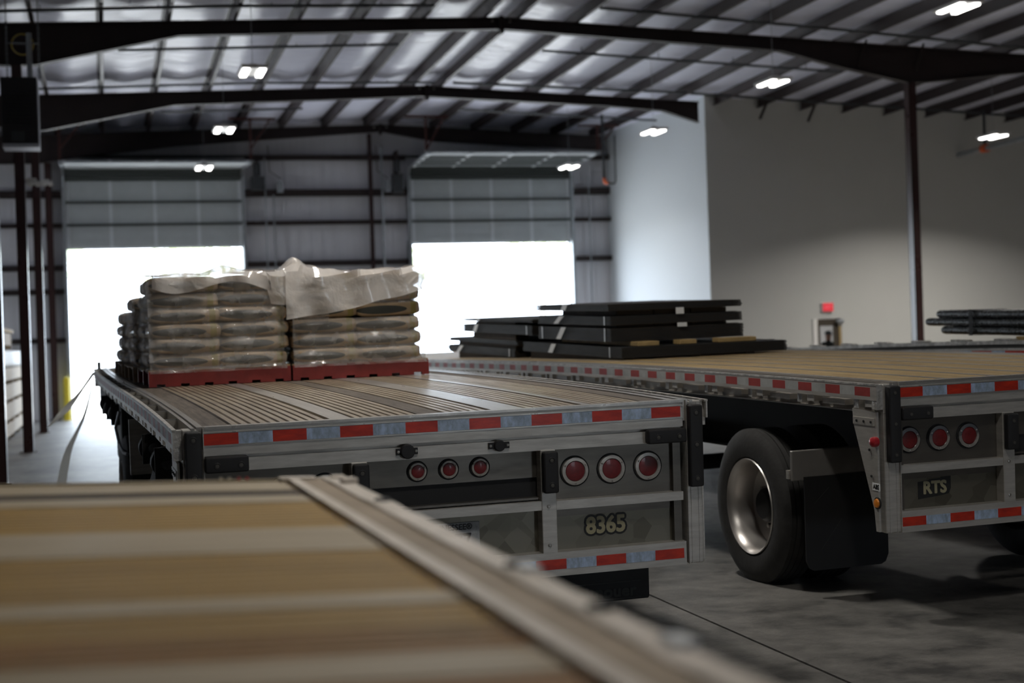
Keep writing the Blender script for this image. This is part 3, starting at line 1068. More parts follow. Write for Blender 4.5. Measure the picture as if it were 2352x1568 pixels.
def person(loc, h, rz):
    k = h / 1.75
    me = bpy.data.meshes.new('person')
    J = dict(pel=(0, 0, .95), bel=(0, .0, 1.08), che=(0, 0, 1.28), nec=(0, 0, 1.47), hd0=(0, -.01, 1.55), hd1=(0, -.02, 1.63), hd2=(0, -.015, 1.70),
             shL=(.18, 0, 1.40), elL=(.25, .02, 1.12), wrL=(.24, -.08, .88), haL=(.235, -.11, .80),
             shR=(-.18, 0, 1.40), elR=(-.25, .02, 1.12), wrR=(-.24, -.08, .88), haR=(-.235, -.11, .80),
             hiL=(.10, 0, .90), knL=(.11, -.02, .50), anL=(.11, .02, .09), toL=(.12, -.13, .04),
             hiR=(-.10, 0, .90), knR=(-.11, -.02, .50), anR=(-.11, .02, .09), toR=(-.12, -.13, .04))
    Rr = dict(pel=.14, bel=.135, che=.15, nec=.055, hd0=.07, hd1=.088, hd2=.075, shL=.07, elL=.048, wrL=.032, haL=.035, hiL=.10, knL=.065, anL=.045, toL=.04)
    nm = list(J)
    E = [('pel', 'bel'), ('bel', 'che'), ('che', 'nec'), ('nec', 'hd0'), ('hd0', 'hd1'), ('hd1', 'hd2')]
    for s_ in 'LR':
        E += [('che', 'sh' + s_), ('sh' + s_, 'el' + s_), ('el' + s_, 'wr' + s_), ('wr' + s_, 'ha' + s_), ('pel', 'hi' + s_), ('hi' + s_, 'kn' + s_), ('kn' + s_, 'an' + s_), ('an' + s_, 'to' + s_)]
    V = [tuple(c * k for c in J[n]) for n in nm]
    rad = [Rr.get(n, Rr.get(n[:-1] + 'L', .05)) * k for n in nm]
    ed = [(nm.index(a), nm.index(b)) for a, b in E]
    for s_ in (1, -1):                    # five fingers per hand
        hi = nm.index('haL' if s_ > 0 else 'haR')
        hx, hy, hz = J['haL']
        for q in range(4):
            a = len(V)
            dx = (q - 1.5) * .018
            V.append(((hx * s_ + 0) * k, (hy + dx) * k, (hz - .045) * k))
            V.append(((hx - .012) * s_ * k, (hy + dx) * k, (hz - .085 + abs(q - 1.5) * .006) * k))
            rad += [.0095 * k, .008 * k]
            ed += [(hi, a), (a, a + 1)]
        a = len(V)
        V.append(((hx - .02) * s_ * k, (hy - .04) * k, (hz - .005) * k))
        V.append(((hx - .03) * s_ * k, (hy - .05) * k, (hz - .04) * k))
        rad += [.011 * k, .009 * k]
        ed += [(hi, a), (a, a + 1)]
    me.from_pydata(V, ed, [])
    o = bpy.data.objects.new('person', me)
    COL.objects.link(o)
    sk = o.modifiers.new('skin', 'SKIN')
    o.modifiers.new('sub', 'SUBSURF').levels = 2
    o.modifiers['sub'].render_levels = 2
    for i, d in enumerate(me.skin_vertices[0].data):
        d.radius = (rad[i], rad[i])
        d.use_root = (i == 0)
    dg = bpy.context.evaluated_depsgraph_get()
    dg.update()
    me2 = bpy.data.meshes.new_from_object(o.evaluated_get(dg))
    bpy.data.objects.remove(o)
    for nm_ in ('skin', 'cloth', 'trousers'):
        me2.materials.append(M[nm_])
    for p in me2.polygons:
        z = p.center.z / k
        p.use_smooth = True
        p.material_index = 0 if (z > 1.50 or (z < .86 and abs(p.center.x / k) > .2)) else (1 if z > .93 or abs(p.center.x / k) > .19 else 2)
    # face relief: brow, nose, chin, eye sockets, ears
    for v in me2.vertices:
        c = v.co / k
        if c.z > 1.52 and c.y < -.05:
            nose = math.exp(-((c.x / .014) ** 2 + ((c.z - 1.615) / .02) ** 2))
            eye = math.exp(-(((abs(c.x) - .032) / .014) ** 2 + ((c.z - 1.635) / .012) ** 2))
            mouth = math.exp(-((c.x / .026) ** 2 + ((c.z - 1.572) / .006) ** 2))
            v.co.y += k * (-.022 * nose + .010 * eye + .004 * mouth)
        if c.z > 1.52 and abs(c.x) > .075:
            e = math.exp(-(((c.z - 1.61) / .028) ** 2 + ((c.y + .005) / .018) ** 2))
            v.co.x += k * .016 * e * (1 if c.x > 0 else -1)
    b = bpy.data.objects.new('person', me2)
    COL.objects.link(b)
    b.location = loc
    b.rotation_euler = (0, 0, rz)
    mb = MB()
    mb.lathe([(0, .095 * k), (.05 * k, .094 * k), (.09 * k, .07 * k), (.11 * k, 0.0)], (0, -.012 * k, 1.665 * k), (0, 0, 1), 'cap', 20)
    mb.hexa([(-.06 * k, -.17 * k, 1.655 * k), (.06 * k, -.17 * k, 1.655 * k), (.085 * k, -.05 * k, 1.665 * k), (-.085 * k, -.05 * k, 1.665 * k),
             (-.06 * k, -.17 * k, 1.665 * k), (.06 * k, -.17 * k, 1.665 * k), (.085 * k, -.05 * k, 1.68 * k), (-.085 * k, -.05 * k, 1.68 * k)], 'cap')
    mb.build('cap', b, smooth=True)
    return b


pn = person((16.80, 33.35, 0), 1.54, math.radians(12))
tag(pn, 'person in a dark jacket and cap standing behind the exit door window', 'person')


# ------------------------------------------------------------------ high bay lights
def high_bay(i, loc, label):
    r = empty('high_bay_light', loc)
    tag(r, label, 'ceiling light', 'hanging high bay lights')
    if i == 0:
        MB().rbox(-0.19, 0.19, -0.37, 0.37, 0.012, 0.06, 'fixture', 0.01).build('housing', r)
        for s_ in (-1, 1):
            MB().rbox(s_ * 0.115 - 0.045, s_ * 0.115 + 0.045, -0.30, 0.30, -0.015, 0.012, 'led', 0.006).build('lens', r)
        MB().rbox(-0.05, 0.05, -0.1, 0.1, 0.06, 0.12, 'fixture', 0.01).build('driver', r)
    zt = RT(loc[0], loc[1]) + 0.19 - loc[2]
    MB().tube([(0, 0, 0.12), (0, 0, zt)], 0.005, 'galv', 6).build('wire', r)
    return r


lights = [((2.20, 22.2, 5.55), 'hanging light nearest the camera in the left row'), ((2.22, 27.9, 5.53), 'middle hanging light of the left row'),
          ((2.21, 33.5, 5.51), 'hanging light farthest back in the left row, against the left big door'),
          ((11.68, 18.9, 5.99), 'large hanging light at the top right corner of the picture'), ((11.12, 23.8, 5.78), 'second hanging light from the top right corner, before the nearest rafter'),
          ((11.03, 29.4, 5.74), 'hanging light in front of the bright white side wall'), ((10.85, 34.7, 5.65), 'hanging light at the top right of the right big door'),
          ((18.35, 28.5, 5.54), 'hanging light at the right edge by the pipe with the orange coupling'),
          ((2.2, 16.5, 5.55), 'hanging light above and before the nearest left-row light, out of frame'), ((2.2, 9.6, 5.55), 'hanging light straight above the wrapped sack pallets, out of frame'),
          ((2.2, 3.6, 5.55), 'hanging light above the foreground wooden deck, out of frame'),
          ((11.7, 13.7, 5.8), 'hanging light above the steel bundles, out of frame'), ((11.7, 8.3, 5.8), 'hanging light above the right trailer tails, out of frame'),
          ((11.7, 2.9, 5.8), 'hanging light behind the camera on the right, out of frame'), ((18.35, 22.9, 5.54), 'added unseen light right of the frame, second from the grey wall'), ((18.35, 17.3, 5.54), 'added unseen light right of the frame, third from the grey wall')]  # last two fixtures are added, unseen, to brighten the grey wall
proto_children = None
for i, (loc, lab) in enumerate(lights):
    r = high_bay(i, loc, lab)
    if i == 0:
        proto_children = [c for c in r.children if not c.name.startswith('wire')]
    else:
        for c in proto_children:
            d = c.copy()
            COL.objects.link(d)
            d.parent = r
    ld = bpy.data.lights.new('high_bay_lamp', 'AREA')
    ld.shape = 'RECTANGLE'
    ld.size, ld.size_y = 0.34, 0.7
    ld.energy = LED_W * (1.4 if i == 9 else 4.6 if loc[0] > 16 else (0.45 if i in (5, 6) else 1.0))
    ld.spread = math.radians(140)
    ld.color = LED_C
    lo = bpy.data.objects.new('high_bay_lamp', ld)
    COL.objects.link(lo)
    lo.parent = r
    lo.location = (0, 0, -0.03)

# daylight portals at the three openings
for (x, y, z, sx_, sz_, rot) in (((D1[0] + D1[1]) / 2, YW + 0.02, DH / 2, D1[1] - D1[0], DH, (PI / 2, 0, PI)),
                                 ((D2[0] + D2[1]) / 2, YW + 0.02, DH / 2, D2[1] - D2[0], DH, (PI / 2, 0, PI)),
                                 (XL - 0.05, (LD[0] + LD[1]) / 2, LD[2] / 2, LD[1] - LD[0], LD[2], (PI / 2, 0, -PI / 2)),
                                 ((RD[0] + RD[1]) / 2, Y0 - 0.05, RD[2] / 2, RD[1] - RD[0], RD[2], (PI / 2, 0, 0))):
    pl = bpy.data.lights.new('daylight_portal', 'AREA')
    pl.shape = 'RECTANGLE'
    pl.size, pl.size_y = sx_, sz_
    pl.cycles.is_portal = True
    po = bpy.data.objects.new('daylight_portal', pl)
    COL.objects.link(po)
    po.location = (x, y, z)
    d = Vector((0, -1, 0)) if rot[2] == PI else (Vector((0, 1, 0)) if rot[2] == 0 else Vector((1, 0, 0)))
    po.rotation_euler = d.to_track_quat('-Z', 'Z').to_euler()

# ------------------------------------------------------------------ heater on the left
r = empty('unit_heater', (-1.13, 24.5, 4.75))
tag(r, 'black unit heater hanging on chains at the upper left', 'heater')
MB().rbox(-0.27, 0.26, -0.2, 0.25, 0.05, 1.07, 'heater', 0.012).build('casing', r)
mb = MB()
mb.box(-0.26, 0.275, -0.24, 0.27, -0.005, 0.05, 'heater_lip')
mb.box(0.26, 0.275, -0.2, 0.25, 0.05, 1.0, 'heater_lip')
mb.build('bottom_rim', r)
mb = MB()
for k in range(9):
    mb.bar((-0.2, -0.21, 0.35 + k * 0.06), (0.2, -0.21, 0.35 + k * 0.06), 0.02, 0.03, 'heater')
mb.build('louvre', r)
MB().box(-0.13, 0.06, -0.215, -0.2, 0.09, 0.24, 'conduit').build('access_panel', r)
MB().tube([(0.16, 0, 1.07), (0.16, 0, 1.78)], 0.042, 'galv', 14).build('flue', r, smooth=True)
for x in (-0.17, 0.30):
    mb = MB()
    for k in range(22):
        z = 1.07 + k * 0.04
        if k % 2:
            mb.tube([(x - 0.014, 0, z), (x - 0.014, 0, z + 0.045), (x + 0.014, 0, z + 0.045), (x + 0.014, 0, z), (x - 0.014, 0, z)], 0.006, 'conduit', 5)
        else:
            mb.tube([(x, -0.014, z), (x, -0.014, z + 0.045), (x, 0.014, z + 0.045), (x, 0.014, z), (x, -0.014, z)], 0.006, 'conduit', 5)
    mb.tube([(x, 0, 1.94), (x, 0, 2.3)], 0.008, 'conduit', 6)
    mb.build('chain', r)
MB().bar((-0.17, 0, 1.63), (0.30, 0, 1.63), 0.02, 0.025, 'conduit').build('spreader_bar', r)
mb = MB()
mb.tube([(0.06 + 0.16 * math.cos(a), 0.08, 1.62 + 0.16 * math.sin(a)) for a in [2 * PI * k / 28 for k in range(29)]], 0.012, 'hose', 8)
mb.build('gas_hose', r, smooth=True)

# emergency lights on columns
for x, y, z, lab in ((-1.04, 26.05, 4.42, 'small white twin emergency lamp right of the column below the heater'), (-1.03, 32.5, 5.12, 'small white twin emergency lamp on the second column from the heater')):
    r = empty('emergency_light', (x, y, z))
    tag(r, lab, 'emergency light', 'twin emergency lamps')
    MB().rbox(-0.11, 0.06, -0.06, 0.06, -0.05, 0.05, 'white_plastic', 0.02).build('case', r)
    for dx in (-0.05, 0.07):
        MB().lathe([(0, 0.02), (0.05, 0.05), (0.07, 0.05)], (dx, -0.02, -0.02), (0.2, -1, -0.6), 'white_plastic', 14).build('lamp_head', r, smooth=True)


# ------------------------------------------------------------------ trailers
def rotm(a, b, c):
    return (Matrix.Rotation(a, 3, 'Z') @ Matrix(((math.cos(b), 0, -math.sin(b)), (0, 1, 0), (math.sin(b), 0, math.cos(b)))) @ Matrix.Rotation(c, 3, 'X'))


def lathe_tyre(mb, x0, x1, cy, cz, R=0.484, r=0.292):
    w = x1 - x0
    prof = [(x0 + 0.03, r), (x0 + 0.008, r + 0.02), (x0, r + 0.07), (x0 + 0.004, R - 0.075), (x0 + 0.018, R - 0.03), (x0 + 0.034, R - 0.008)]
    n = 4
    tw = w - 0.068
    for k in range(n + 1):
        a = x0 + 0.034 + tw * k / (n + 1)
        b = x0 + 0.034 + tw * (k + 1) / (n + 1)
        prof += [(a + 0.004, R), (b - 0.004, R)]
        if k < n:
            prof += [(b - 0.003, R - 0.014), (b + 0.003, R - 0.014)]
    prof += [(x1 - 0.034, R - 0.008), (x1 - 0.018, R - 0.03), (x1 - 0.004, R - 0.075), (x1, r + 0.07), (x1 - 0.008, r + 0.02), (x1 - 0.03, r)]
    mb.lathe(prof, (0, cy, cz), (1, 0, 0), 'tyre', 56, caps=False)


_wheel = {}


def wheel(parent, x0, x1, cy, cz, outward):
    """one tyre with its rim; outward = -1/+1 for a visible outer face, 0 for the hidden inner dual"""
    key = (outward,)
    if key in _wheel:
        o = _wheel[key].copy()
        COL.objects.link(o)
        for ch in _wheel[key].children:
            c = ch.copy()
            COL.objects.link(c)
            c.parent = o
    else:
        w = 0.26
        mb = MB()
        lathe_tyre(mb, -w / 2, w / 2, 0, 0)
        o = mb.build('tyre', smooth=True)
        mb = MB()
        s_ = outward or 1
        h = w / 2
        prof = [(s_ * (h - 0.012), 0.300), (s_ * (h - 0.004), 0.296), (s_ * (h - 0.012), 0.288), (s_ * (h - 0.03), 0.272), (s_ * (h - 0.07), 0.262), (s_ * (h - 0.17), 0.250),
                (s_ * (h - 0.20), 0.19), (s_ * (h - 0.205), 0.115), (s_ * (h - 0.205), 0.0)]
        if outward == 0:
            prof = [(-h + 0.03, 0.29), (-h + 0.05, 0.27), (h - 0.05, 0.27), (h - 0.03, 0.29)]
            prof2 = [(h - 0.02, 0.26), (h - 0.02, 0.0)]
        mb.lathe(prof, (0, 0, 0), (1, 0, 0), 'rim', 56, caps=False)
        rim = mb.build('rim', o, smooth=True, recalc=False)
        if outward:
            mb = MB()
            mb.lathe([(s_ * (h - 0.205), 0.11), (s_ * (h - 0.12), 0.105), (s_ * (h - 0.10), 0.085), (s_ * (h - 0.10), 0.0)], (0, 0, 0), (1, 0, 0), 'black', 24)
            for k in range(10):
                a = 2 * PI * k / 10
                mb.lathe([(s_ * (h - 0.205), 0.016), (s_ * (h - 0.16), 0.016), (s_ * (h - 0.155), 0.0)], (0, 0.145 * math.cos(a), 0.145 * math.sin(a)), (1, 0, 0), 'screw', 6)
            mb.build('hub', o, smooth=True)
        else:
            mb = MB()
            mb.lathe([(-h + 0.02, 0.27), (-h + 0.03, 0.0)], (0, 0, 0), (1, 0, 0), 'black', 24)
            mb.build('hub', o)
        _wheel[key] = o
    o.parent = parent
    o.location = ((x0 + x1) / 2, cy, cz)
    return o


def add_tape(mb, axis, fixed, a0, a1, z0, z1, st=None, period=(0.1524, 0.1524), t=0.002, red='tape_red', white='tape_white', cf=None):
    a = a0
    k = 0
    while a < a1 - 1e-4:
        b = min(a + period[k % 2], a1)
        mt = red if k % 2 == 0 else white
        if axis == 'x':
            mb.box(a, b, fixed - t, fixed, z0, z1, mt)
        else:
            ca, cb = cf(a), cf(b)
            f0, f1 = (fixed - t, fixed) if t > 0 else (fixed, fixed - t)
            mb.hexa([(f0, a, z0 + ca), (f1, a, z0 + ca), (f1, b, z0 + cb), (f0, b, z0 + cb), (f0, a, z1 + ca), (f1, a, z1 + ca), (f1, b, z1 + cb), (f0, b, z1 + cb)], mt)
        a = b
        k += 1


DZ = 0.079   # deck top above the tape's lower edge (the local origin)
LW = 2.292   # inner width of the rear frame


def deck(root, segs, L, cf, ystart=0.015):
    st = [(ystart + (L - ystart) * k / 48, 0) for k in range(49)]
    st = [(y, cf(y)) for y, _ in st]
    alu = MB()
    for x0, x1, ty in segs:
        if ty == 'w':
            m2 = MB()
            m2.sweep([(x0 + 0.002, DZ - 0.05), (x1 - 0.002, DZ - 0.05), (x1 - 0.002, DZ), (x0 + 0.002, DZ)], st, 'wood')
            m2.build('deck_plank', root)
        elif ty == 'n':
            m2 = MB()
            m2.sweep([(x0 + 0.003, DZ - 0.05), (x1 - 0.003, DZ - 0.05), (x1 - 0.003, DZ - 0.002), (x0 + 0.003, DZ - 0.002)], st, 'wood_grey')
            m2.build('deck_plank', root)
        elif ty == 'f':
            alu.sweep([(x0 + 0.004, DZ - 0.04), (x1 - 0.004, DZ - 0.04), (x1 - 0.004, DZ + 0.001), (x0 + 0.004, DZ + 0.001)], st, 'alu_flat')
        elif ty == 'g':
            n = max(1, int(round((x1 - x0) / 0.044)))
            p = (x1 - x0) / n
            pr = [(x0, DZ - 0.04)]
            pr.append((x1, DZ - 0.04))
            top = []
            for k in range(n):
                a = x0 + k * p
                top += [(a + 0.002, DZ - 0.008), (a + 0.006, DZ), (a + p - 0.010, DZ), (a + p - 0.006, DZ - 0.008)]
            pr += top[::-1]
            alu.sweep(pr, st, 'alu_dirty')
    # dark plate under the planks closing the joints
    alu.sweep([(segs[0][0], DZ - 0.062), (segs[-1][1], DZ - 0.062), (segs[-1][1], DZ - 0.052), (segs[0][0], DZ - 0.052)], st, 'dark_gap')
    alu.build('deck_floor', root)


def rubber_pad(root, x0, x1, y0, y1, z0, z1, screws):
    o = MB().rbox(x0, x1, y0, y1, z0, z1, 'rubber', 0.014, 3).build('rubber_bumper', root, smooth=True)
    for sx_, sz_ in screws:
        MB().lathe([(0.0, 0.016), (0.0015, 0.013), (0.0005, 0.010)], (sx_, y0 - 0.0, sz_), (0, -1, 0), 'rubber', 14, caps=False).build('bolt_recess', o)
        MB().lathe([(0, 0.009), (0.001, 0.008), (0.0012, 0.0)], (sx_, y0 - 0.0, sz_), (0, -1, 0), 'bolt_dull', 12).build('bolt', o)
    return o


def lamp(root, x, z, rr_, lr, chrome=False, y=0.055):
    o = MB().lathe([(-0.004, rr_ + 0.006), (0.004, rr_ + 0.005), (0.005, rr_ + 0.002), (0.0, rr_ + 0.0005)], (x, y, z), (0, -1, 0), 'rubber', 36).build('marker_lamp', root, smooth=True)
    o['label'] = 'round red tail lamp in a metal ring'
    MB().lathe([(0.002, rr_), (0.012, rr_ - 0.003), (0.014, lr + 0.003), (0.008, lr)], (x, y, z), (0, -1, 0), 'chrome' if chrome else 'alu', 36, caps=False).build('bezel', o, smooth=True)
    MB().lathe([(0.006, lr), (0.011, lr * 0.97), (0.013, lr * 0.6), (0.0135, 0.0)], (x, y, z), (0, -1, 0), 'lens', 32).build('lens', o, smooth=True)
    m2 = MB()
    for k in range(3):
        a = PI / 2 + 2 * PI * k / 3 + PI
        q = (rr_ + lr) / 2
        m2.lathe([(0.013, 0.005), (0.016, 0.004), (0.017, 0)], (x + q * math.cos(a), y, z + q * math.sin(a)), (0, -1, 0), 'screw', 8)
    m2.build('screws', o)
    return o


def flatbed(name, label, group, T, Mx, cf, L, segs, rear='A', axles=(1.5, 4.56), tape_side='old', rear_detail=True, ground_wheels=True, left_rail=True):
    root = bpy.data.objects.new(name, None)
    COL.objects.link(root)
    mw = Mx.to_4x4()
    mw.translation = Vector(T)
    root.matrix_world = mw
    tag(root, label, 'trailer', group)
    WT = LW + 0.1            # outer right side x
    stn = [(0.0 + L * k / 44, cf(L * k / 44)) for k in range(45)]
    deck(root, segs, L, cf)
    # side rails (with their slot) and rub rails on both sides
    for sd_ in (-1, 1):
        if sd_ < 0:
            def X(v):
                return v
        else:
            def X(v):
                return LW + 0.003 - v

        def prof(pts):
            q = [(X(a), b) for a, b in pts]
            return q if sd_ < 0 else q[::-1]
        mb = MB()
        mb.sweep(prof([(-0.030, -0.02), (-0.002, -0.02), (-0.002, DZ + 0.004), (-0.030, DZ + 0.004)]), stn, 'alu_flat')
        mb.sweep(prof([(-0.055, -0.085), (-0.038, -0.085), (-0.038, DZ), (-0.055, DZ)]), stn, 'alu_flat')
        mb.sweep(prof([(-0.095, -0.085), (-0.0, -0.085), (-0.0, -0.078), (-0.095, -0.078)]), stn, 'alu')
        mb.sweep(prof([(-0.04, -0.02), (-0.028, -0.02), (-0.028, DZ - 0.02), (-0.04, DZ - 0.02)]), stn, 'dark_gap')
        sr = mb.build('side_rail', root)
        mb = MB()
        mb.sweep(prof([(-0.135, -0.012), (-0.127, -0.012), (-0.127, DZ - 0.006), (-0.135, DZ - 0.006)]), stn, 'alu')
        mb.sweep(prof([(-0.137, DZ - 0.012), (-0.118, DZ - 0.012), (-0.118, DZ - 0.002), (-0.137, DZ - 0.002)]), stn, 'alu_scuff')
        rb = mb.build('rub_rail', root)
        mb = MB()
        old = tape_side == 'old'
        add_tape(mb, 'y', X(-0.1352), 0.06, L, 0.008, 0.056, cf=cf, t=0.0018 * -sd_ * -1, period=(0.1524, 0.1524) if tape_side != 'long' else (0.28, 0.18),
                 red='tape_red_old' if old else 'tape_red', white='tape_white_old' if old else 'tape_white')
        tp = mb.build('reflective_tape', rb)
        # spools and stake pockets
        y = 0.05
        k = 0
        while y < L - 0.1:
            c = cf(y)
            mb = MB()
            if k % 2 == 0:
                a, b = sorted((X(-0.127), X(-0.055)))
                mb.box(a, b, y, y + 0.075, -0.05 + c, DZ - 0.012 + c, 'alu')
                mb.box(a + 0.008, b - 0.004, y + 0.008, y + 0.067, -0.045 + c, DZ - 0.010 + c, 'dark_gap')
                nm = 'stake_pocket'
            else:
                mb.tube([(X(-0.127), y + 0.03, 0.025 + c), (X(-0.055), y + 0.03, 0.025 + c)], 0.018, 'alu', 10)
                nm = 'spool'
            mb.build(nm, rb)
            # clamp below
            y += 0.305
            k += 1
        # clamp brackets under the rail
        y = 0.2
        while y < min(L, 13):
            mb = MB()
            c = cf(y)
            a, b = sorted((X(-0.12), X(-0.06)))
            mb.box(a, b, y, y + 0.05, -0.062 + c, -0.012 + c, 'alu_scuff')
            mb.box(a, b, y + 0.14, y + 0.38, -0.055 + c, -0.025 + c, 'alu')
            mb.build('rail_bracket', rb)
            y += 0.61
    # cross members and main beams
    for x in (0.62, 1.64):
        mb = MB()
        mb.sweep([(x, -0.55), (x + 0.13, -0.55), (x + 0.13, -0.53), (x + 0.075, -0.53), (x + 0.075, -0.11), (x + 0.13, -0.11), (x + 0.13, -0.09), (x, -0.09), (x, -0.11),
                  (x + 0.055, -0.11), (x + 0.055, -0.53), (x, -0.53)], [(y, c) for y, c in stn if y > 0.25], 'black')
        mb.build('main_beam', root)
    y = 0.5
    while y < L - 0.1:
        MB().box(-0.03, LW + 0.03, y, y + 0.06, -0.10 + cf(y), DZ - 0.064 + cf(y), 'black').build('cross_member', root)
        y += 0.61
    # front rail
    c = cf(L)
    MB().box(-0.13, LW + 0.13, L - 0.01, L + 0.05, -0.1 + c, DZ + c, 'alu').build('front_rail', root)

    # wheels, axles, suspension
    z0, m2_ = T[2], Mx
    for ax in axles:
        zc = (0.484 - z0 - Mx[2][0] * 1.15 - Mx[2][1] * ax) / Mx[2][2]
        for x0, out in ((-0.13, -1), (0.19, 0), (LW - 0.45, 0), (LW - 0.13, 1)):
            wheel(root, x0, x0 + 0.26, ax, zc + (0.0), out)
        MB().tube([(0.2, ax, zc), (LW - 0.2, ax, zc)], 0.065, 'black', 14).build('axle', root, smooth=True)
        for x in (0.68, 1.70):
            mb = MB()
            mb.bar((x, ax - 0.55, -0.60), (x, ax + 0.45, zc + 0.1), 0.09, 0.14, 'black')
            mb.lathe([(0, 0.13), (0.06, 0.15), (0.12, 0.15), (0.2, 0.12)], (x, ax - 0.42, -0.62), (0, 0, 1), 'rubber', 18)
            mb.build('suspension', root, smooth=False)
    # landing gear and boxes below the front
    for x in (0.35, LW - 0.45):
        mb = MB()
        y = min(L - 2.2, 9.6)
        zg = (0.03 - z0 - Mx[2][0] * x - Mx[2][1] * y) / Mx[2][2]
        mb.box(x, x + 0.12, y, y + 0.12, zg + 0.3, -0.1 + cf(y), 'black')
        mb.box(x + 0.015, x + 0.105, y + 0.015, y + 0.105, zg + 0.02, zg + 0.3, 'black')
        mb.box(x - 0.08, x + 0.2, y - 0.08, y + 0.2, zg, zg + 0.025, 'black')
        mb.bar((x + 0.06, y + 0.06, zg + 0.35), (x + 0.06, y - 0.9, -0.5 + cf(y)), 0.06, 0.06, 'black')
        mb.build('landing_leg', root)
    if not rear_detail:
        MB().box(-0.1, LW + 0.1, 0, 0.08, -0.12, DZ, 'alu').build('rear_rail', root)
        return root

    # ---- rear frame
    mb = MB()
    mb.box(0.0, LW + 0.006, 0.004, 0.07, -0.048, DZ - 0.004, 'alu')
    mb.box(0.0, LW + 0.006, -0.003, 0.05, DZ - 0.008, DZ + 0.003, 'alu_flat')
    mb.box(0.0, LW + 0.006, -0.001, 0.006, 0.053, 0.057, 'alu_flat')
    mb.box(0.0, LW + 0.006, -0.001, 0.006, -0.006, -0.002, 'alu_flat')
    rr_ = mb.build('rear_rail', root)
    m2 = MB()
    add_tape(m2, 'x', 0.004, 0.0, 2.287, 0.0, 0.0508, t=0.003)
    m2.build('reflective_tape', rr_)
    MB().box(0.0, LW + 0.006, 0.03, 0.06, -0.066, -0.047, 'alu').build('rail_groove', root)
    MB().box(0.0, LW + 0.006, 0.006, 0.07, -0.121, -0.064, 'alu').build('upper_bar', root)
    for x0, x1 in ((-0.094, -0.001), (2.309, 2.392)):
        mb = MB()
        mb.rbox(x0, x1, 0.0, 0.09, -0.72, DZ - 0.006, 'alu', 0.004, 1)
        for t in (0.25, 0.72):
            xx = x0 + (x1 - x0) * t
            mb.box(xx, xx + 0.004, -0.003, 0.0, -0.72, DZ - 0.01, 'alu')
        mb.box(x1 - 0.004 if x0 < 0 else x0, x1 if x0 < 0 else x0 + 0.004, -0.012, 0.0, -0.72, DZ, 'alu')
        mb.build('corner_post', root)
    # corner end casting beside the left/right rub rail
    MB().box(-0.133, -0.096, 0.002, 0.05, -0.06, DZ - 0.006, 'alu_scuff').build('rail_end_plate', root)
    MB().box(2.394, 2.43, 0.03, 0.05, -0.05, DZ - 0.006, 'alu_scuff').build('rail_end_plate', root)
    rubber_pad(root, -0.086, -0.014, -0.05, 0.0, -0.342, 0.066, [(-0.05, 0.03), (-0.05, -0.135), (-0.05, -0.30)])
    rubber_pad(root, 2.312, 2.383, -0.05, 0.0, -0.342, 0.058, [(2.348, 0.02), (2.348, -0.135), (2.348, -0.30)])
    rubber_pad(root, -0.003, 0.19, -0.045, 0.004, -0.122, -0.050, [(0.05, -0.09), (0.155, -0.09)])
    rubber_pad(root, 2.098, 2.30, -0.045, 0.004, -0.122, -0.052, [(2.15, -0.09), (2.26, -0.09)])
    for x0 in (0.655, 1.562):
        x1 = x0 + 0.075
        MB().rbox(x0, x1, 0.0, 0.07, -0.612, -0.119, 'alu', 0.003, 1).build('upright', root)
        rubber_pad(root, x0 + 0.003, x1 + 0.001, -0.045, 0.0, -0.322, -0.124, [(x0 + 0.042, -0.165), (x0 + 0.042, -0.283)])
        for zz in (-0.388, -0.573):
            MB().lathe([(0, 0.009), (0.006, 0.008), (0.007, 0.004)], (x0 + 0.034, 0, zz), (0, -1, 0), 'screw', 12).build('bolt', root)
    # light panels and lower panels
    for x0, x1 in ((0.0, 0.655), (1.637, 2.292)):
        MB().box(x0, x1, 0.058, 0.064, -0.37, -0.12, 'steel_panel').build('lamp_panel', root)
        MB().box(x0, x1, 0.004, 0.06, -0.408, -0.366, 'alu').build('middle_bar', root)
        MB().box(x0, x1, 0.062, 0.070, -0.45, -0.408, 'steel_panel').build('panel_header', root)
        MB().box(x0, x1, 0.066, 0.072, -0.612, -0.44, 'turned').build('lower_panel', root)
        MB().box(x1 - 0.04 if x0 > 1 else x0, x1 if x0 > 1 else x0 + 0.04, 0.03, 0.07, -0.612, -0.12, 'steel_panel').build('panel_return', root)
    MB().box(0.737, 1.562, 0.06, 0.066, -0.253, -0.12, 'steel_panel').build('centre_panel', root)
    MB().box(0.737, 1.562, 0.14, 0.15, -0.37, -0.25, 'dark_gap').build('recess_back', root)
    MB().box(0.737, 1.562, 0.03, 0.14, -0.356, -0.345, 'steel_panel').build('recess_sill', root)
    MB().box(0.73, 1.562, 0.004, 0.06, -0.405, -0.362, 'alu').build('middle_bar', root)
    MB().box(0.73, 1.562, 0.066, 0.072, -0.612, -0.405, 'turned').build('lower_panel', root)
    MB().box(0.0, LW, 0.075, 0.082, -0.62, 0.0, 'black').build('back_plate', root)
    mb = MB()
    mb.box(0.0, 2.300, 0.0, 0.10, -0.724, -0.610, 'alu')
    gb = mb.build('guard_bar', root)
    m2 = MB()
    add_tape(m2, 'x', 0.0, 0.0, 2.287, -0.691, -0.643, t=0.002)
    m2.build('reflective_tape', gb)
    # lamps
    if rear == 'A':
        for x in (0.164, 0.353, 0.541, 1.751, 1.939, 2.128):
            lamp(root, x, -0.236, 0.069, 0.048)
    else:
        for x in (0.092, 0.280, 0.468, 1.824, 2.012, 2.200):
            lamp(root, x, -0.236, 0.068, 0.045, chrome=True)
    for x in (0.976, 1.127, 1.278):
        lamp(root, x, -0.186, 0.044, 0.030)
